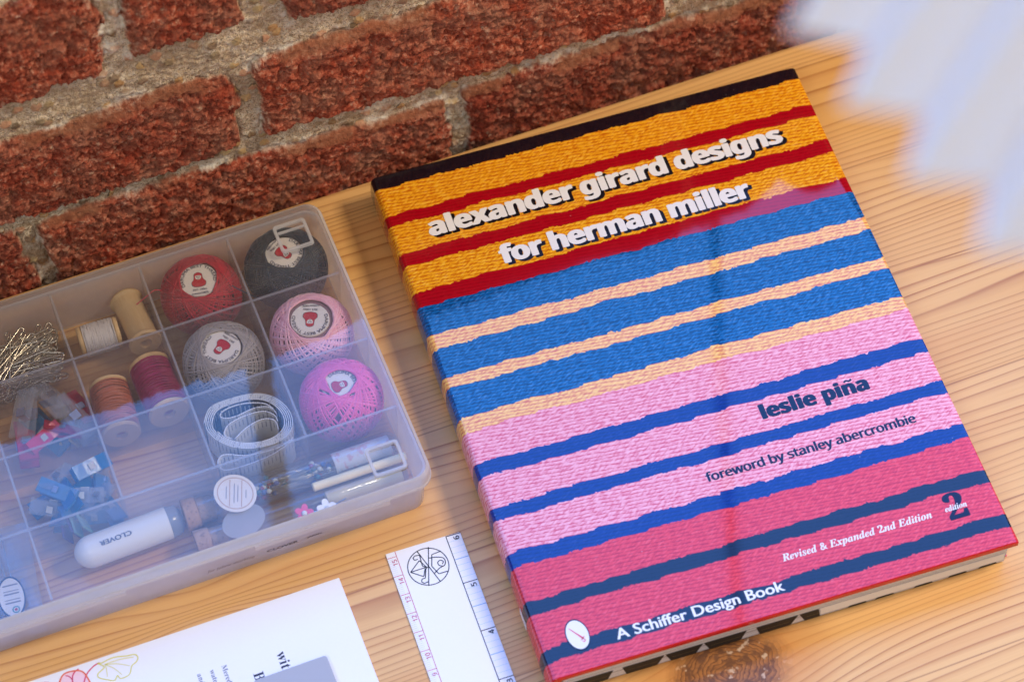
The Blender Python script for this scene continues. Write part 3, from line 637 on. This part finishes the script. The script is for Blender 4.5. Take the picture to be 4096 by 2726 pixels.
# ================================================================== CLIPS
def tinted(name, col, fog=.35):
    t = T(name); tr = t.n('ShaderNodeBsdfTransparent'); t.put(tr.inputs[0], col)
    d = t.pbsdf(col, .15, IOR=1.5); return t.done(t.mixs(fog, tr.outputs[0], d))
CM = dict(clear=tinted('clear_plastic', (.90, .91, .94, 1), .12), pink=tinted('pink_plastic', lin(226, 20, 96), .7), teal=tinted('teal_plastic', lin(0, 120, 160), .7), yellow=tinted('yellow_plastic', lin(226, 200, 40), .7),
          crimson=tinted('crimson_plastic', lin(190, 20, 60), .7), blue=tinted('blue_plastic', lin(10, 130, 196), .7), purple=tinted('purple_plastic', lin(96, 40, 130), .7), green=tinted('pale_green_plastic', lin(176, 214, 190), .6), sky=tinted('pale_blue_plastic', lin(120, 176, 222), .45))
def clip(kind, loc, rot, label, group, s=1.0):
    root = empty('sewing_clip', loc, rot); root.scale = (s, s, s); tag(root, label, 'clip', group); m = CM[kind]
    w = .0048
    def slab(P, y0, y1):
        mb = MB(); n = len(P); mb.loft([[(x, y, z) for x, z in P] for y in (y0, y1)]); return mb
    lower = [(-.013, 0), (.013, 0), (.013, .0013), (-.013, .0013)]
    slab(lower, -w, w).build('lower_jaw', m, root)
    up = [(-.0128, .0068), (-.005, .0052), (.004, .0034), (.010, .0016), (.0132, .0016), (.0132, .0029), (.0105, .0030), (.0045, .0049), (-.005, .0066), (-.0124, .0082)]
    mb = slab(up, -w, w); mb.build('upper_jaw', m, root)
    MB().box((-.002, -w-.0004, -.0003), (.0035, w+.0004, -.0001)).box((-.002, -w*.45, .0066), (.0018, w*.45, .0068)).box((-.0022, -w*.45, -.0003), (-.0020, w*.45, .0068)).build('metal_spring', spring_steel, root)
    mb = MB()
    for k in range(4): mb.tube([( .0118*math.cos(0)+.0001+.0008*math.cos(q), -w*.75+k*w*.5+.0008*math.sin(q), .0031) for q in np.arange(10)*2*math.pi/10], .0002, 4, closed=True)
    mb.build('grip_ring', CM['clear'], root)
    return root
g1 = 'coloured sewing clips in the left compartment'
clip('pink', (-.1135, -.0895, .0040), (R_(8), 0, R_(82)), 'bright pink sewing clip at the left edge of the picture', g1, .95)
clip('clear', (-.1085, -.0795, .0130), (R_(-24), R_(-8), R_(70)), 'clear sewing clip standing steeply on top of the pink clip', g1)
clip('teal', (-.1010, -.0860, .0040), (R_(35), R_(6), R_(-68)), 'teal blue sewing clip between the clear ones', g1, .95)
clip('yellow', (-.0940, -.0865, .0030), (R_(62), 0, R_(72)), 'yellow sewing clip lying on its edge', g1, .8)
clip('clear', (-.0966, -.0768, .0140), (R_(20), R_(10), R_(108)), 'clear sewing clip at the back with its open side up', g1, .9)
clip('clear', (-.0888, -.0868, .0080), (R_(6), R_(-12), R_(112)), 'clear sewing clip with row of small rings, nearest the brown spool', g1, 1.05)
clip('pink', (-.1045, -.0915, .0100), (R_(30), R_(-10), R_(20)), 'bright pink sewing clip leaning against the front divider', g1, .7)
clip('crimson', (-.0960, -.0925, .0090), (R_(-30), R_(8), R_(-20)), 'crimson sewing clip lying across the front of the heap', g1, .7)
clip('crimson', (-.0846, -.0805, .0035), (R_(10), 0, R_(104)), 'crimson sewing clip along the divider', g1, .85)
g2 = 'blue and clear clips in the front left compartment'
bl = [('sky', -.1120, -.1225, .0030, 4, 0, 20), ('blue', -.0985, -.1245, .0060, 12, -8, 24), ('blue', -.1070, -.1320, .0040, -20, 6, 62), ('blue', -.0890, -.1165, .0120, 24, 6, 14), ('sky', -.0900, -.1290, .0070, 40, -6, 66),
      ('clear', -.1045, -.1190, .0130, -18, 8, 40), ('clear', -.0960, -.1300, .0130, 30, -4, -22), ('sky', -.1005, -.1360, .0090, -8, 8, 8), ('purple', -.1085, -.1385, .0070, 60, 10, 82), ('green', -.1040, -.1390, .0100, 64, 6, 88), ('sky', -.0870, -.1385, .0050, 20, 4, 100),
      ('clear', -.1120, -.1290, .0100, 40, 10, -30), ('blue', -.1020, -.1290, .0140, -30, 12, 100), ('clear', -.0900, -.1345, .0110, -24, 8, 40), ('blue', -.0935, -.1375, .0060, 50, 0, -18), ('sky', -.1060, -.1260, .0150, 14, -14, -48), ('clear', -.0860, -.1220, .0040, 10, 0, 80)]
names = {'sky': 'pale blue sewing clip in the front left heap', 'blue': 'bright blue sewing clip in the front left heap', 'clear': 'clear sewing clip on top of the blue heap', 'purple': 'purple sewing clip standing in front of the blue heap', 'green': 'pale green sewing clip standing in front of the blue heap'}
for k, x, y, z, rx, ry, rz in bl: clip(k, (x, y, z), (R_(rx), R_(ry), R_(rz)), names[k], g2, .74)
# ================================================================== TAPE MEASURE
t = T('tape'); Lc = t.attr('along')['Fac']; Hc = t.attr('across')['Fac']
tick = t.math('LESS_THAN', t.math('FRACT', t.math('MULTIPLY', Lc, 500.)), .28); big = t.math('LESS_THAN', t.math('FRACT', t.math('MULTIPLY', Lc, 100.)), .08)
on = t.math('ADD', t.math('MULTIPLY', tick, t.math('MULTIPLY', t.math('GREATER_THAN', Hc, .62), t.math('LESS_THAN', Hc, .88))), t.math('MULTIPLY', big, t.math('GREATER_THAN', Hc, .4)), clamp=True)
edg = t.math('MULTIPLY', t.math('LESS_THAN', t.math('FRACT', t.math('MULTIPLY', Lc, 900.)), .4), t.math('GREATER_THAN', Hc, .97))
c = t.mix(on, lin(244, 242, 240), lin(178, 178, 190)); c = t.mix(t.math('MULTIPLY', edg, .4), c, lin(150, 150, 165))
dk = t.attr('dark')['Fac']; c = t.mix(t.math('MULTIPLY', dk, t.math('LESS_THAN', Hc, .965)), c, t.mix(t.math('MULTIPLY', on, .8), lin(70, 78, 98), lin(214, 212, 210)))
tape_m = t.done(t.pbsdf(c, .5))
pts = []
outer = [(-33.0, -118.4), (-27.5, -111.0), (-16.7, -109.8), (-5.3, -111.4), (2.4, -116.5), (6.6, -124.6), (6.7, -132.3), (3.4, -137.6), (-3.4, -140.6), (-13.1, -140.2), (-22.6, -136.6), (-29.0, -131.0), (-32.6, -124.6)]
cx_, cy_ = -13., -125.
spiral = []
for w in range(5):
    for i, (x, y) in enumerate(outer):
        k = 1-.045*(w+i/len(outer)); spiral.append((cx_+(x-cx_)*k, cy_+(y-cy_)*k, 0))
Cc = [(0.6, -126.0), (-.5, -121.4), (-3.6, -117.9), (-9.9, -115.2), (-16.7, -114.2), (-22.0, -114.9), (-24.2, -116.3), (-24.2, -118.0), (-22.0, -119.4), (-17.1, -119.9), (-8.9, -118.9), (-2.6, -120.2), (0.2, -123.4)]
Bc = [(-22.8, -131.2), (-25.4, -128.6), (-25.4, -126.0), (-21.4, -122.6), (-12.6, -121.2), (-4.6, -122.2), (-.6, -126.0), (-.2, -129.6)]
Ac = [(-22.2, -131.6), (-14.9, -127.6), (-7.0, -126.0), (-2.2, -127.8), (-1.0, -131.0), (-1.4, -134.0)]
Dc = [(-33.6, -141.6), (-32.6, -139.2), (-30.2, -137.6), (-26.4, -138.6), (-20.8, -141.4), (-13.0, -143.0), (-4., -143.2), (2, -141.4)]
Ec = [(-33.8, -143.0), (-30.6, -145.9), (-22., -146.6), (-10., -146.0), (-1., -143.6), (3.6, -140.6)]
mb = MB(); al = []; ac = []; dkv = []
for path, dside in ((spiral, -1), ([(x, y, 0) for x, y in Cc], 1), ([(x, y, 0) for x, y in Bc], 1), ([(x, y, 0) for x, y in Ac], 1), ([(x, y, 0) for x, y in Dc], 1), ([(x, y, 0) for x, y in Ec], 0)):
    Q = np.array(spline(path, 6))[:, :2]/1000; n = len(Q); tg = np.gradient(Q, axis=0); tg /= np.linalg.norm(tg, axis=1)[:, None]; nn = np.stack([-tg[:, 1], tg[:, 0]], 1)*.00020
    s_ = np.concatenate([[0], np.cumsum(np.linalg.norm(np.diff(Q, axis=0), axis=1))])
    V = []; F = []; zl = (.0016, .008, .0198, .0205); 
    for i in range(n):
        for sgn in (1, -1):
            for z in zl: V.append((*(Q[i]+sgn*nn[i]), z)); al.append(s_[i]); ac.append((z-.0016)/.0189); dkv.append(float(sgn == dside))
    for i in range(n-1):
        a, b = i*8, (i+1)*8
        for k in range(3): F += [(a+k, b+k, b+k+1, a+k+1), (a+4+k, a+5+k, b+5+k, b+4+k)]
        F += [(a+3, b+3, b+7, a+7), (a, a+4, b+4, b)]
    F += [(0, 1, 5, 4), (1, 2, 6, 5), (2, 3, 7, 6)]; e = (n-1)*8; F += [(e, e+4, e+5, e+1), (e+1, e+5, e+6, e+2), (e+2, e+6, e+7, e+3)]
    mb.add(V, F)
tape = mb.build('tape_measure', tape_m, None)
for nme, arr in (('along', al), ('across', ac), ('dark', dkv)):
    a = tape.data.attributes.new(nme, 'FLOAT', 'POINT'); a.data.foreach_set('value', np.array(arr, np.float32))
tag(tape, 'white tape measure coiled on its edge in the box', 'tape measure')
# ================================================================== VIALS, PEN, STICKS
def glass(name, tint=(.95, .96, .97, 1), fog=.03):
    t = T(name); tr = t.n('ShaderNodeBsdfTransparent'); t.put(tr.inputs[0], tint); g = t.n('ShaderNodeBsdfGlossy'); t.put(g.inputs['Roughness'], .04)
    fr = t.n('ShaderNodeLayerWeight'); t.put(fr.inputs[0], .35)
    k = t.math('ADD', .04, t.math('MULTIPLY', t.math('POWER', fr.outputs['Facing'], 2.), .8))
    return t.done(t.mixs(fog, t.mixs(k, tr.outputs[0], g.outputs[0]), t.pbsdf((.8, .82, .86, 1), .4)))
glass_m = glass('vial_glass')
t = T('cork'); P = t.coord()
cork_m = t.done(t.pbsdf(t.mix(t.ramp(t.voro(P, 620.), [(.1, .9), (.35, 0.)]), t.mix(t.noise(P, 500, 4), lin(196, 160, 128), lin(166, 126, 96)), lin(104, 70, 50)), .85, Normal=t.bump(t.noise(P, 900, 3), .0004)))
def vial(x0, x1, y, z, r, lab, ck0, ck1, rot=0.):
    root = empty('glass_vial', (x0, y, z), (0, 0, rot)); tag(root, lab, 'glass vial', 'corked glass vials in the long front compartment'); L = x1-x0
    MB().lathe([(r, 0), (r, L-r*.9)]+[(r*math.cos(q), L-r*.9+r*.9*math.sin(q)) for q in np.linspace(.2, 1.5, 7)]+[(r*.85*math.cos(q), L-.0008-r*.9+r*.9*math.sin(q)) for q in np.linspace(1.5, .2, 7)]+[(r*.87, L-r*.9), (r*.87, 0)], 32, 0, 'x').build('glass_tube', glass_m, root, True, 50)
    MB().lathe([(r*.2, ck0-x0), (r*1.02, ck0-x0+.0002), (r*1.05, ck0-x0+.0008), (r*.97, -.0004), (r*.85, .0002), (r*.80, ck1-x0), (.001, ck1-x0+.0002)], 28, 0, 'x').build('cork', cork_m, root, True, 40)
    return root
vial(-.0492, .0508, -.1568, .0112, .0076, 'larger corked glass vial holding pins behind a round white tag', -.0560, -.0415)
vial(-.0478, .0490, -.1712, .0092, .0058, 'thinner corked glass vial in front, with pale wooden sticks inside', -.0552, -.0400)
tan_m = plain('stick_wood', lin(248, 226, 172), .6)
for i, (xa, xb, y, z, r) in enumerate(((.0040, .0500, -.1668, .0158, .0021), (.0085, .0460, -.1712, .0084, .0040))):
    tag(MB().lathe([(r*.8, xa), (r, xa+.0004), (r, xb-.0004), (r*.8, xb)], 14, 0, 'x', (0, y, z)).build('wooden_stick', tan_m, None, True, 40),
        ['slim pale wooden stick lying between the two glass vials', 'thick pale wooden stick inside the thinner glass vial'][i], 'stick')
# rolled patterned paper inside the larger vial
t = T('patterned_paper'); P = t.coord()
pp = t.done(t.pbsdf(t.mix(t.ramp(t.noise(P, 320, 2), [(.56, 0.), (.62, .55)]), lin(232, 226, 226), lin(226, 130, 140)), .7))
mb = MB(); ar = [(.0058*math.cos(q), .0058*math.sin(q)) for q in np.linspace(R_(5), R_(165), 14)]; ai = [(c*.96, s*.96) for c, s in ar[::-1]]
mb.loft([[(x, -.1568+c, .0112+s) for c, s in ar+ai] for x in (.0175, .0455)]); tag(mb.build('paper_slip', pp, None, True, 40), 'rolled white paper slip with pink marks inside the larger glass vial', 'paper slip')
# ball-headed pins
beads = [plain('bead_'+n, c, .2) for n, c in (('teal', lin(70, 130, 140)), ('red', lin(170, 60, 70)), ('white', lin(225, 225, 215)), ('blue', lin(60, 90, 160)))]
psrc = []
for i in range(4):
    mb = MB(); mb.tube([(0, 0, 0), (.0200, 0, 0), (.0225, 0, 0)], [.00028, .00028, .0001], 5, 0)
    mb.lathe([(.0002, -.0013), (.0007, -.0011), (.0012, -.0003), (.0012, .0003), (.0007, .0011), (.0002, .0013)], 10, 1, 'x'); psrc.append(mb.build('ball_headed_pin', [steel, beads[i]], None, True))
bn = ['teal', 'red', 'white', 'blue']
for i in range(64):
    k = i % 4; o = psrc[k] if i < 4 else psrc[k].copy()
    if i >= 4: COL.objects.link(o)
    q = rnd.uniform(0, 6.28); rr = rnd.uniform(0, .0048); fl = i % 3 == 0
    o.location = (rnd.uniform(-.021, -.006) if not fl else rnd.uniform(.004, .016), -.1568+rr*math.cos(q), .0112+rr*math.sin(q))
    o.rotation_euler = (0, rnd.uniform(-.10, .10), rnd.uniform(-.12, .12)+(math.pi if fl else 0))
    tag(o, 'steel pin with a %s ball head inside the larger glass vial' % bn[k], 'pin', 'ball headed pins in the vial with %s heads' % bn[k])
for i in range(9):
    o = (MB().tube([(0, 0, 0), (.001, 0, 0), (.034, 0, 0), (.036, 0, 0)], [.0001, .0003, .0003, .0001], 5).build('sewing_needle', steel, None, True) if i == 0 else nd.copy())
    if i == 0: nd = o
    else: COL.objects.link(o)
    o.location = (.0120+rnd.uniform(-.004, .001), -.1600+rnd.uniform(-.0028, .002), .0125+rnd.uniform(-.003, .002)); o.rotation_euler = (0, rnd.uniform(-.04, .04), rnd.uniform(-.03, .03))
    tag(o, 'long steel needle lying along the larger glass vial beside the paper slip', 'needle', 'long needles in the glass vial')
# round paper tag
tagp = empty('round_tag', (-.0310, -.1592, .0206), (R_(14), R_(-8), R_(70)))
tag(tagp, 'round white paper tag with brown ring print resting on the larger glass vial', 'tag')
mb = MB(); mb.loft([[(x, y, z) for x, y in circle(0, 0, .0092, .0100, 40)] for z in (0, .0004)]); mb.build('disc', paper_w, tagp)
brown_ink = plain('brown_print', lin(190, 150, 120), .5)
mb = MB(); strip(mb, circle(0, 0, .0076, .0083, 40), .0004, .0005, True); strip(mb, [(-.0065, .0026), (.0065, .0026)], .0004, .0005); strip(mb, [(-.0065, -.0030), (.0065, -.0030)], .0004, .0005); mb.build('ring_print', brown_ink, tagp)
mb = MB()
for yq, w in ((.0042, .006), (.0005, .0095), (-.0012, .008), (-.0050, .004)): strip(mb, [(-w/2, yq), (w/2, yq)], .00035, .0005)
mb.build('printed_lines', grey_ink, tagp)
o = empty('oval_tag', (-.0315, -.1722, .0168), (R_(10), 0, R_(12))); tag(o, 'frosted white oval tag resting on the thinner glass vial', 'tag')
mb = MB(); mb.loft([[(x, y, z) for x, y in circle(0, 0, .0105, .0075, 36)] for z in (0, .0004)]); mb.build('disc', plastic('frosted_tag', .55, rough=.3, spec=.5), o)
# pen
pen = empty('marking_pen', (-.1090, -.1580, .0096), (0, 0, R_(2.0))); tag(pen, 'thick white marking pen with rounded end in the front compartment', 'pen')
pm = plain('white_pen_plastic', lin(232, 228, 222), .3)
r = .0078
MB().lathe([(r*math.sin(q)+1e-5, .0085-.0085*math.cos(q)) for q in np.linspace(0, math.pi/2, 10)]+[(r, .0455), (r*.6, .0456)], 32, 0, 'x').build('barrel', pm, pen, True, 50)
MB().lathe([(r*.6, .0457), (r*.97, .0457), (r*.90, .0500), (r*.55, .0522)], 32, 0, 'x').build('cap', plastic('pen_cap', .5, (.75, .82, .95, 1), .2), pen, True, 50)
mb = MB(); letters(mb, 'CLOVER', 0, 0, .0152, .0031, z=0, bold=.00014); mesh('pen_lettering', [(.0276-x, -.0010-y, .0079+.00012-((.001+y)**2)*60) for x, y, z in mb.V], mb.F, plain('pen_print', lin(96, 104, 130), .5), pen)
# flower pins
for k, (x, y, z, col, lab, L) in enumerate(((-.0040, -.1772, .0138, lin(232, 70, 130), 'pink flower-headed pin resting on the thinner vial', .0046), (.0066, -.1786, .0135, lin(236, 236, 240), 'white flower-headed pin near the front wall of the box', .0050))):
    f = empty('flower_pin', (x, y, z), (R_(20), R_(8), R_(20*k))); tag(f, lab, 'pin')
    P = []
    for i in range(40):
        q = i/40*2*math.pi; P.append(((.55+.45*abs(math.cos(q*2.5)))*L*math.cos(q), (.55+.45*abs(math.cos(q*2.5)))*L*math.sin(q)))
    mb = MB(); mb.loft([[(a, b, zz) for a, b in P] for zz in (0, .0007)]); mb.build('flower_head', plain('petal', col, .4), f)
    MB().lathe([(.0014, .0007), (.0013, .0014), (.0006, .0018)], 14).build('flower_centre', beads[2], f, True)
    MB().tube([(0, 0, -.0001), (.012, -.0005, -.0018), (.020, -.0008, -.0030)], .00028, 5).build('shaft', steel, f)
# plastic sachet of needles at the far left
sac = empty('needle_sachet', (-.147, -.156, .004), (0, 0, R_(-6))); tag(sac, 'clear plastic sachet of needles with oval paper label, far left front compartment', 'sachet')
nx_, ny_ = 18, 30; V = []; F = []
for lay in (0, 1):
    for j in range(ny_):
        for i in range(nx_):
            a, b = i/(nx_-1)-.5, j/(ny_-1)-.5; zz = (.004*(1-(2*a)**4)*(1-(2*b)**6)+.0016*math.sin(a*21+b*6)*(1-(2*a)**2))*(1 if lay else -.25)+.001
            V.append((a*.038, b*.058, zz))
for lay in (0, 1):
    for j in range(ny_-1):
        for i in range(nx_-1):
            q = lay*nx_*ny_+j*nx_+i; F.append((q, q+1, q+nx_+1, q+nx_) if lay else (q, q+nx_, q+nx_+1, q+1))
mesh('plastic_film', V, F, glass('sachet_film', (.92, .93, .96, 1), .10), sac, True)
lb = MB(); lb.loft([[(x, y, z) for x, y in circle(.0065, -.011, .0062, .0108, 36)] for z in (.0068, .0071)]); lbo = lb.build('oval_label', navy_ink, sac)
mb = MB(); disc(mb, circle(.0065, -.011, .0056, .0098, 36), .00725); mb.build('label_face', paper_w, lbo)
mb = MB()
for k, yq in enumerate((-.0050, -.0080, -.0095, -.0125, -.0140)): strip(mb, [(.0032, yq), (.0102, yq)], .0004 if k % 2 else .0007, .0073)
mb.build('printed_lines', grey_ink, lbo)
mb = MB(); strip(mb, circle(.0075, -.0178, .0015, .0015, 20), .0006, .0073, True, 0); disc(mb, circle(.0075, -.0178, .0007), .0073, 1); mb.build('label_emblem', [plain('teal_print', lin(60, 140, 140)), red_ink], lbo)
mb = MB()
for k in range(7): mb.tube([(-.010+k*.0028+rnd.uniform(-.0008, .0008), .024, .003), (-.004+k*.0021, -.022, .0032)], .0003, 5)
mb.build('needle_row', steel, sac)
# ================================================================== PAPER ON THE TABLE
card_white = plain('card_white', lin(240, 238, 242), .7)
leaf = empty('printed_leaflet', (.0015, -.2077, .0), (0, 0, R_(-.7))); tag(leaf, 'white leaflet with serif text and line-drawn flowers at the bottom edge', 'leaflet')
MB().loft([rrect(-.205, -.150, 0, 0, .0003, .0002, 2), rrect(-.205, -.150, 0, 0, .0003, .0007, 2)]).build('sheet', card_white, leaf)
def inleaf(P):
    c, s = math.cos(R_(.7)), math.sin(R_(.7)); return [(c*(x/1000-.0015)-s*(y/1000+.2077), s*(x/1000-.0015)+c*(y/1000+.2077), 0) for x, y in P]
lz = .00075; dark_navy = plain('dark_navy_ink', lin(22, 30, 66), .6); soft_ink = plain('grey_blue_ink', lin(110, 116, 140), .6)
mb = MB(); q = inleaf([(-37.8, -233.4), (-50.8, -239.3)])
letters(mb, serif_b('with'), q[0][0], q[0][1], size=.0068, rot=R_(-90), z=lz); letters(mb, serif_b('Br'), q[1][0], q[1][1], size=.0068, rot=R_(-90), z=lz)
mb.build('heading_lettering', dark_navy, leaf)
mb = MB(); q = inleaf([(-62.9, -230.3), (-68.6, -230.5), (-74.5, -230.3)])
for p, s in zip(q, ('Mered', 'water', 'and')): letters(mb, serif_b(s), p[0], p[1], size=.0034, rot=R_(-90), z=lz)
mb.build('small_lettering', soft_ink, leaf)
lnk = [plain('crimson_pencil', lin(214, 40, 96), .7), plain('orange_pencil', lin(232, 104, 66), .7), plain('yellow_pencil', lin(222, 212, 96), .7), plain('pink_wash', lin(246, 206, 216), .8)]
mb = MB()
def draw(P, w, m, closed=False):
    Q = [(x, min(y, -.0004), 0) for x, y, z in inleaf(P)]; strip(mb, spline(Q, 6, closed), w, lz+.00002*m, closed, m)
f2 = [(-137.5, -219), (-133.5, -211.4), (-130.6, -208.2), (-126.8, -208.0), (-123.1, -209.2), (-121.3, -212.1), (-120.2, -219)]
disc(mb, [(x, min(y, -.0006)) for x, y, z in spline(inleaf(f2), 5)], lz-.00002, 3)
draw(f2, .0007, 1); draw([(-128.4, -219), (-127.6, -212), (-125.8, -209), (-123.5, -208)], .0006, 0); draw([(-127.6, -212), (-128.6, -210), (-130, -209)], .0005, 0)
draw([(-124.0, -217.0), (-121.1, -212.2), (-117.2, -209.4), (-113.8, -208.4)], .0006, 0)
f3 = [(-150, -217), (-144.4, -209.5), (-139.5, -209.0), (-136.5, -211.4), (-134.0, -217)]
disc(mb, [(x, min(y, -.0006)) for x, y, z in spline(inleaf(f3), 5)], lz-.00003, 3)
draw(f3, .0006, 0); draw([(-143, -218), (-141, -212), (-139, -209.5)], .0005, 1)
gk = [(-114.6, -208.6), (-112.9, -209.0), (-108.8, -208.4), (-105.7, -208.6), (-101.3, -209.8), (-97.8, -210.4), (-96.8, -212.3), (-98.1, -214.2), (-100.6, -215.4), (-102.6, -218.8), (-105.6, -219.7), (-107.4, -219.3), (-108.1, -217.6), (-109.9, -219.4), (-113.1, -217.8), (-116.2, -215.5), (-115.9, -213.5), (-112.4, -211.4)]
draw(gk, .0005, 2, True)
for e in ((-106, -218.), (-101.5, -215), (-98.6, -211.5), (-112.5, -216.5)): draw([(-111.8, -210.2), ((-111.8+e[0])/2+.4, (-210.2+e[1])/2+.5), e], .0003, 2)
mb.build('flower_drawing', lnk, leaf)
t = T('grey_card'); P = t.coord(); gcm = t.done(t.pbsdf(t.mix(t.noise(P, 40, 2), lin(176, 178, 188), lin(170, 170, 178)), .55, Specular_IOR_Level=.25))
tag(MB().loft([rrect(-.0520, -.325, -.0172, -.2441, .0016, .0010, 5), rrect(-.0520, -.325, -.0172, -.2441, .0016, .0040, 5), rrect(-.0517, -.3247, -.0175, -.2444, .0014, .0043, 5)]).build('grey_card', gcm, None),
    'plain grey satin card lying on the white leaflet at the bottom edge', 'card')
rul = empty('ruler_card', (.0256, -.2042, 0), (0, 0, R_(-2.5))); tag(rul, 'white ruler card with red centimetre and black inch scales and a round line logo', 'ruler card')
RW = .0363
MB().loft([rrect(0, -.160, RW, 0, .0003, .0002, 2), rrect(0, -.160, RW, 0, .0003, .0007, 2)]).build('card', card_white, rul)
ca, sa = math.cos(R_(2.5)), math.sin(R_(2.5))
inr = lambda P: [(ca*(x/1000-.0256)-sa*(y/1000+.2042), sa*(x/1000-.0256)+ca*(y/1000+.2042)) for x, y in P]
rz = .00075
mk_b = plain('ruler_black', lin(28, 34, 54), .6); mk_r = plain('ruler_red', lin(196, 70, 100), .6); mk_c = plain('ruler_blue', lin(178, 210, 238), .7); mk_s = plain('ruler_strong_blue', lin(92, 160, 222), .7); mk_l = plain('ruler_pale', lin(206, 212, 226), .7)
mb = MB(); xi = .0293; step = .0256
strip(mb, [(xi, -.0002), (xi, -.159)], .00042, rz); strip(mb, [(xi, -.0004), (RW, -.0004)], .00046, rz)
for k in range(6):
    y = -.0004-k*step
    if k: strip(mb, [(xi, y), (RW, y)], .00042, rz)
    letters(mb, sans(str(6-k)), xi+.0058, y-.0024-.0004, size=.0036, rot=R_(90), z=rz, bold=.00016)
mb.build('inch_scale', mk_b, rul)
mb = MB(); mb2 = MB()
for k in range(6):
    for j in range(1, 8):
        y = -.0004-k*step-j*step/8; strip(mb2 if j == 4 else mb, [(xi+.0003, y), (RW-.0001, y)], .00015 if j != 4 else .0003, rz)
mb.build('inch_divisions', mk_c, rul); mb2.build('half_inch_divisions', mk_s, rul)
mb = MB(); mb2 = MB(); xr = .0045
strip(mb, [(xr, -.0001), (xr, -.159)], .0003, rz)
for k in range(16):
    y = -.0027-k*.01; strip(mb, [(0.0001, y), (xr, y)], .0003, rz)
    if 15-k > 0 and k < 14: letters(mb, sans(str(15-k)), xr-.0006, y-.0044 if 15-k > 9 else y-.0032, size=.0030, rot=R_(90), z=rz, bold=.00008)
    for j in range(1, 10): strip(mb2, [(0.0001, y-j*.001), (xr-.0018, y-j*.001)], .00018, rz)
mb.build('centimetre_scale', mk_r, rul); mb2.build('millimetre_divisions', mk_l, rul)
mb = MB(); lw = .00046
strip(mb, circle(*inr([(41.85, -217.4)])[0], .00955, k=60), lw, rz, True)
logo = [[(45.4, -207.9), (38.6, -226.8)], [(39.7, -208.0), (44.4, -226.8)], [(39.0, -213.0), (33.2, -217.2), (41.0, -217.4), (39.0, -213.0)], [(33.2, -217.2), (38.1, -221.5), (40.2, -217.7)],
        [(41.0, -217.4), (39.4, -216.2), (40.1, -210.4), (37.9, -209.9), (36.7, -210.8), (37.1, -212.1), (38.7, -212.1)], [(42.0, -217.3), (40.4, -218.1), (38.5, -222.5), (36.9, -222.4), (36.2, -223.7), (37.2, -224.9), (39.4, -224.7)],
        [(50.1, -212.0), (45.5, -212.2), (43.4, -217.8), (45.1, -222.7), (49.9, -222.9)]]
for l in logo:
    P = inr(l)
    for a, b in zip(P[:-1], P[1:]): strip(mb, [a, b], lw, rz)
for l in ([(43.7, -213.4), (46.7, -214.1), (49.5, -215.4), (50.2, -217.2), (49.2, -219.4), (46.4, -220.1), (43.2, -221.8)], [(48.2, -219.7), (46.7, -218.5), (46.7, -216.9), (48.2, -216.4), (49.2, -217.5), (48.3, -218.6)]):
    strip(mb, spline([(*p, 0) for p in inr(l)], 6), lw, rz)
mb.build('round_logo', mk_b, rul)
# ================================================================== PLEATED LAMPSHADE close to the lens
lamp = empty('pendant_lamp', (.2285, -.4965, .74)); tag(lamp, 'white pleated paper lampshade, blurred, close to the lens at top right', 'lamp')
t = T('pleated_paper'); P = t.coord(); tl = t.n('ShaderNodeBsdfTranslucent'); t.put(tl.inputs[0], (.96, .95, .93, 1))
shade_m = t.done(t.mixs(.5, t.pbsdf(lin(252, 249, 243), .6), tl.outputs[0]))
NP = 68; rings = []
for rr, hh, dep in ((.1965, 0, .0054), (.163, .06, .0047), (.120, .13, .0040), (.084, .19, .0032)):
    rings.append([((rr+(dep if i % 2 else -dep))*math.cos(2*math.pi*i/(2*NP)), (rr+(dep if i % 2 else -dep))*math.sin(2*math.pi*i/(2*NP)), hh-(.0 if i % 2 else .0)) for i in range(2*NP)])
inner = [[(x*.996, y*.996, z-.0003) for x, y, z in r] for r in rings[::-1]]
mb = MB(); mb.loft(rings+inner+[rings[0]], False); mb.build('lamp_shade', shade_m, lamp)
MB().lathe([(.084, .186), (.0845, .189), (.082, .189)], 48).tube([(0, 0, .19), (0, 0, 1.0), (0, 0, 1.9)], .003, 8).tube([(-.082, 0, .188), (0, 0, .189), (.082, 0, .188)], .0015, 6).build('cord', plain('cord_white', lin(220, 220, 220), .5), lamp)
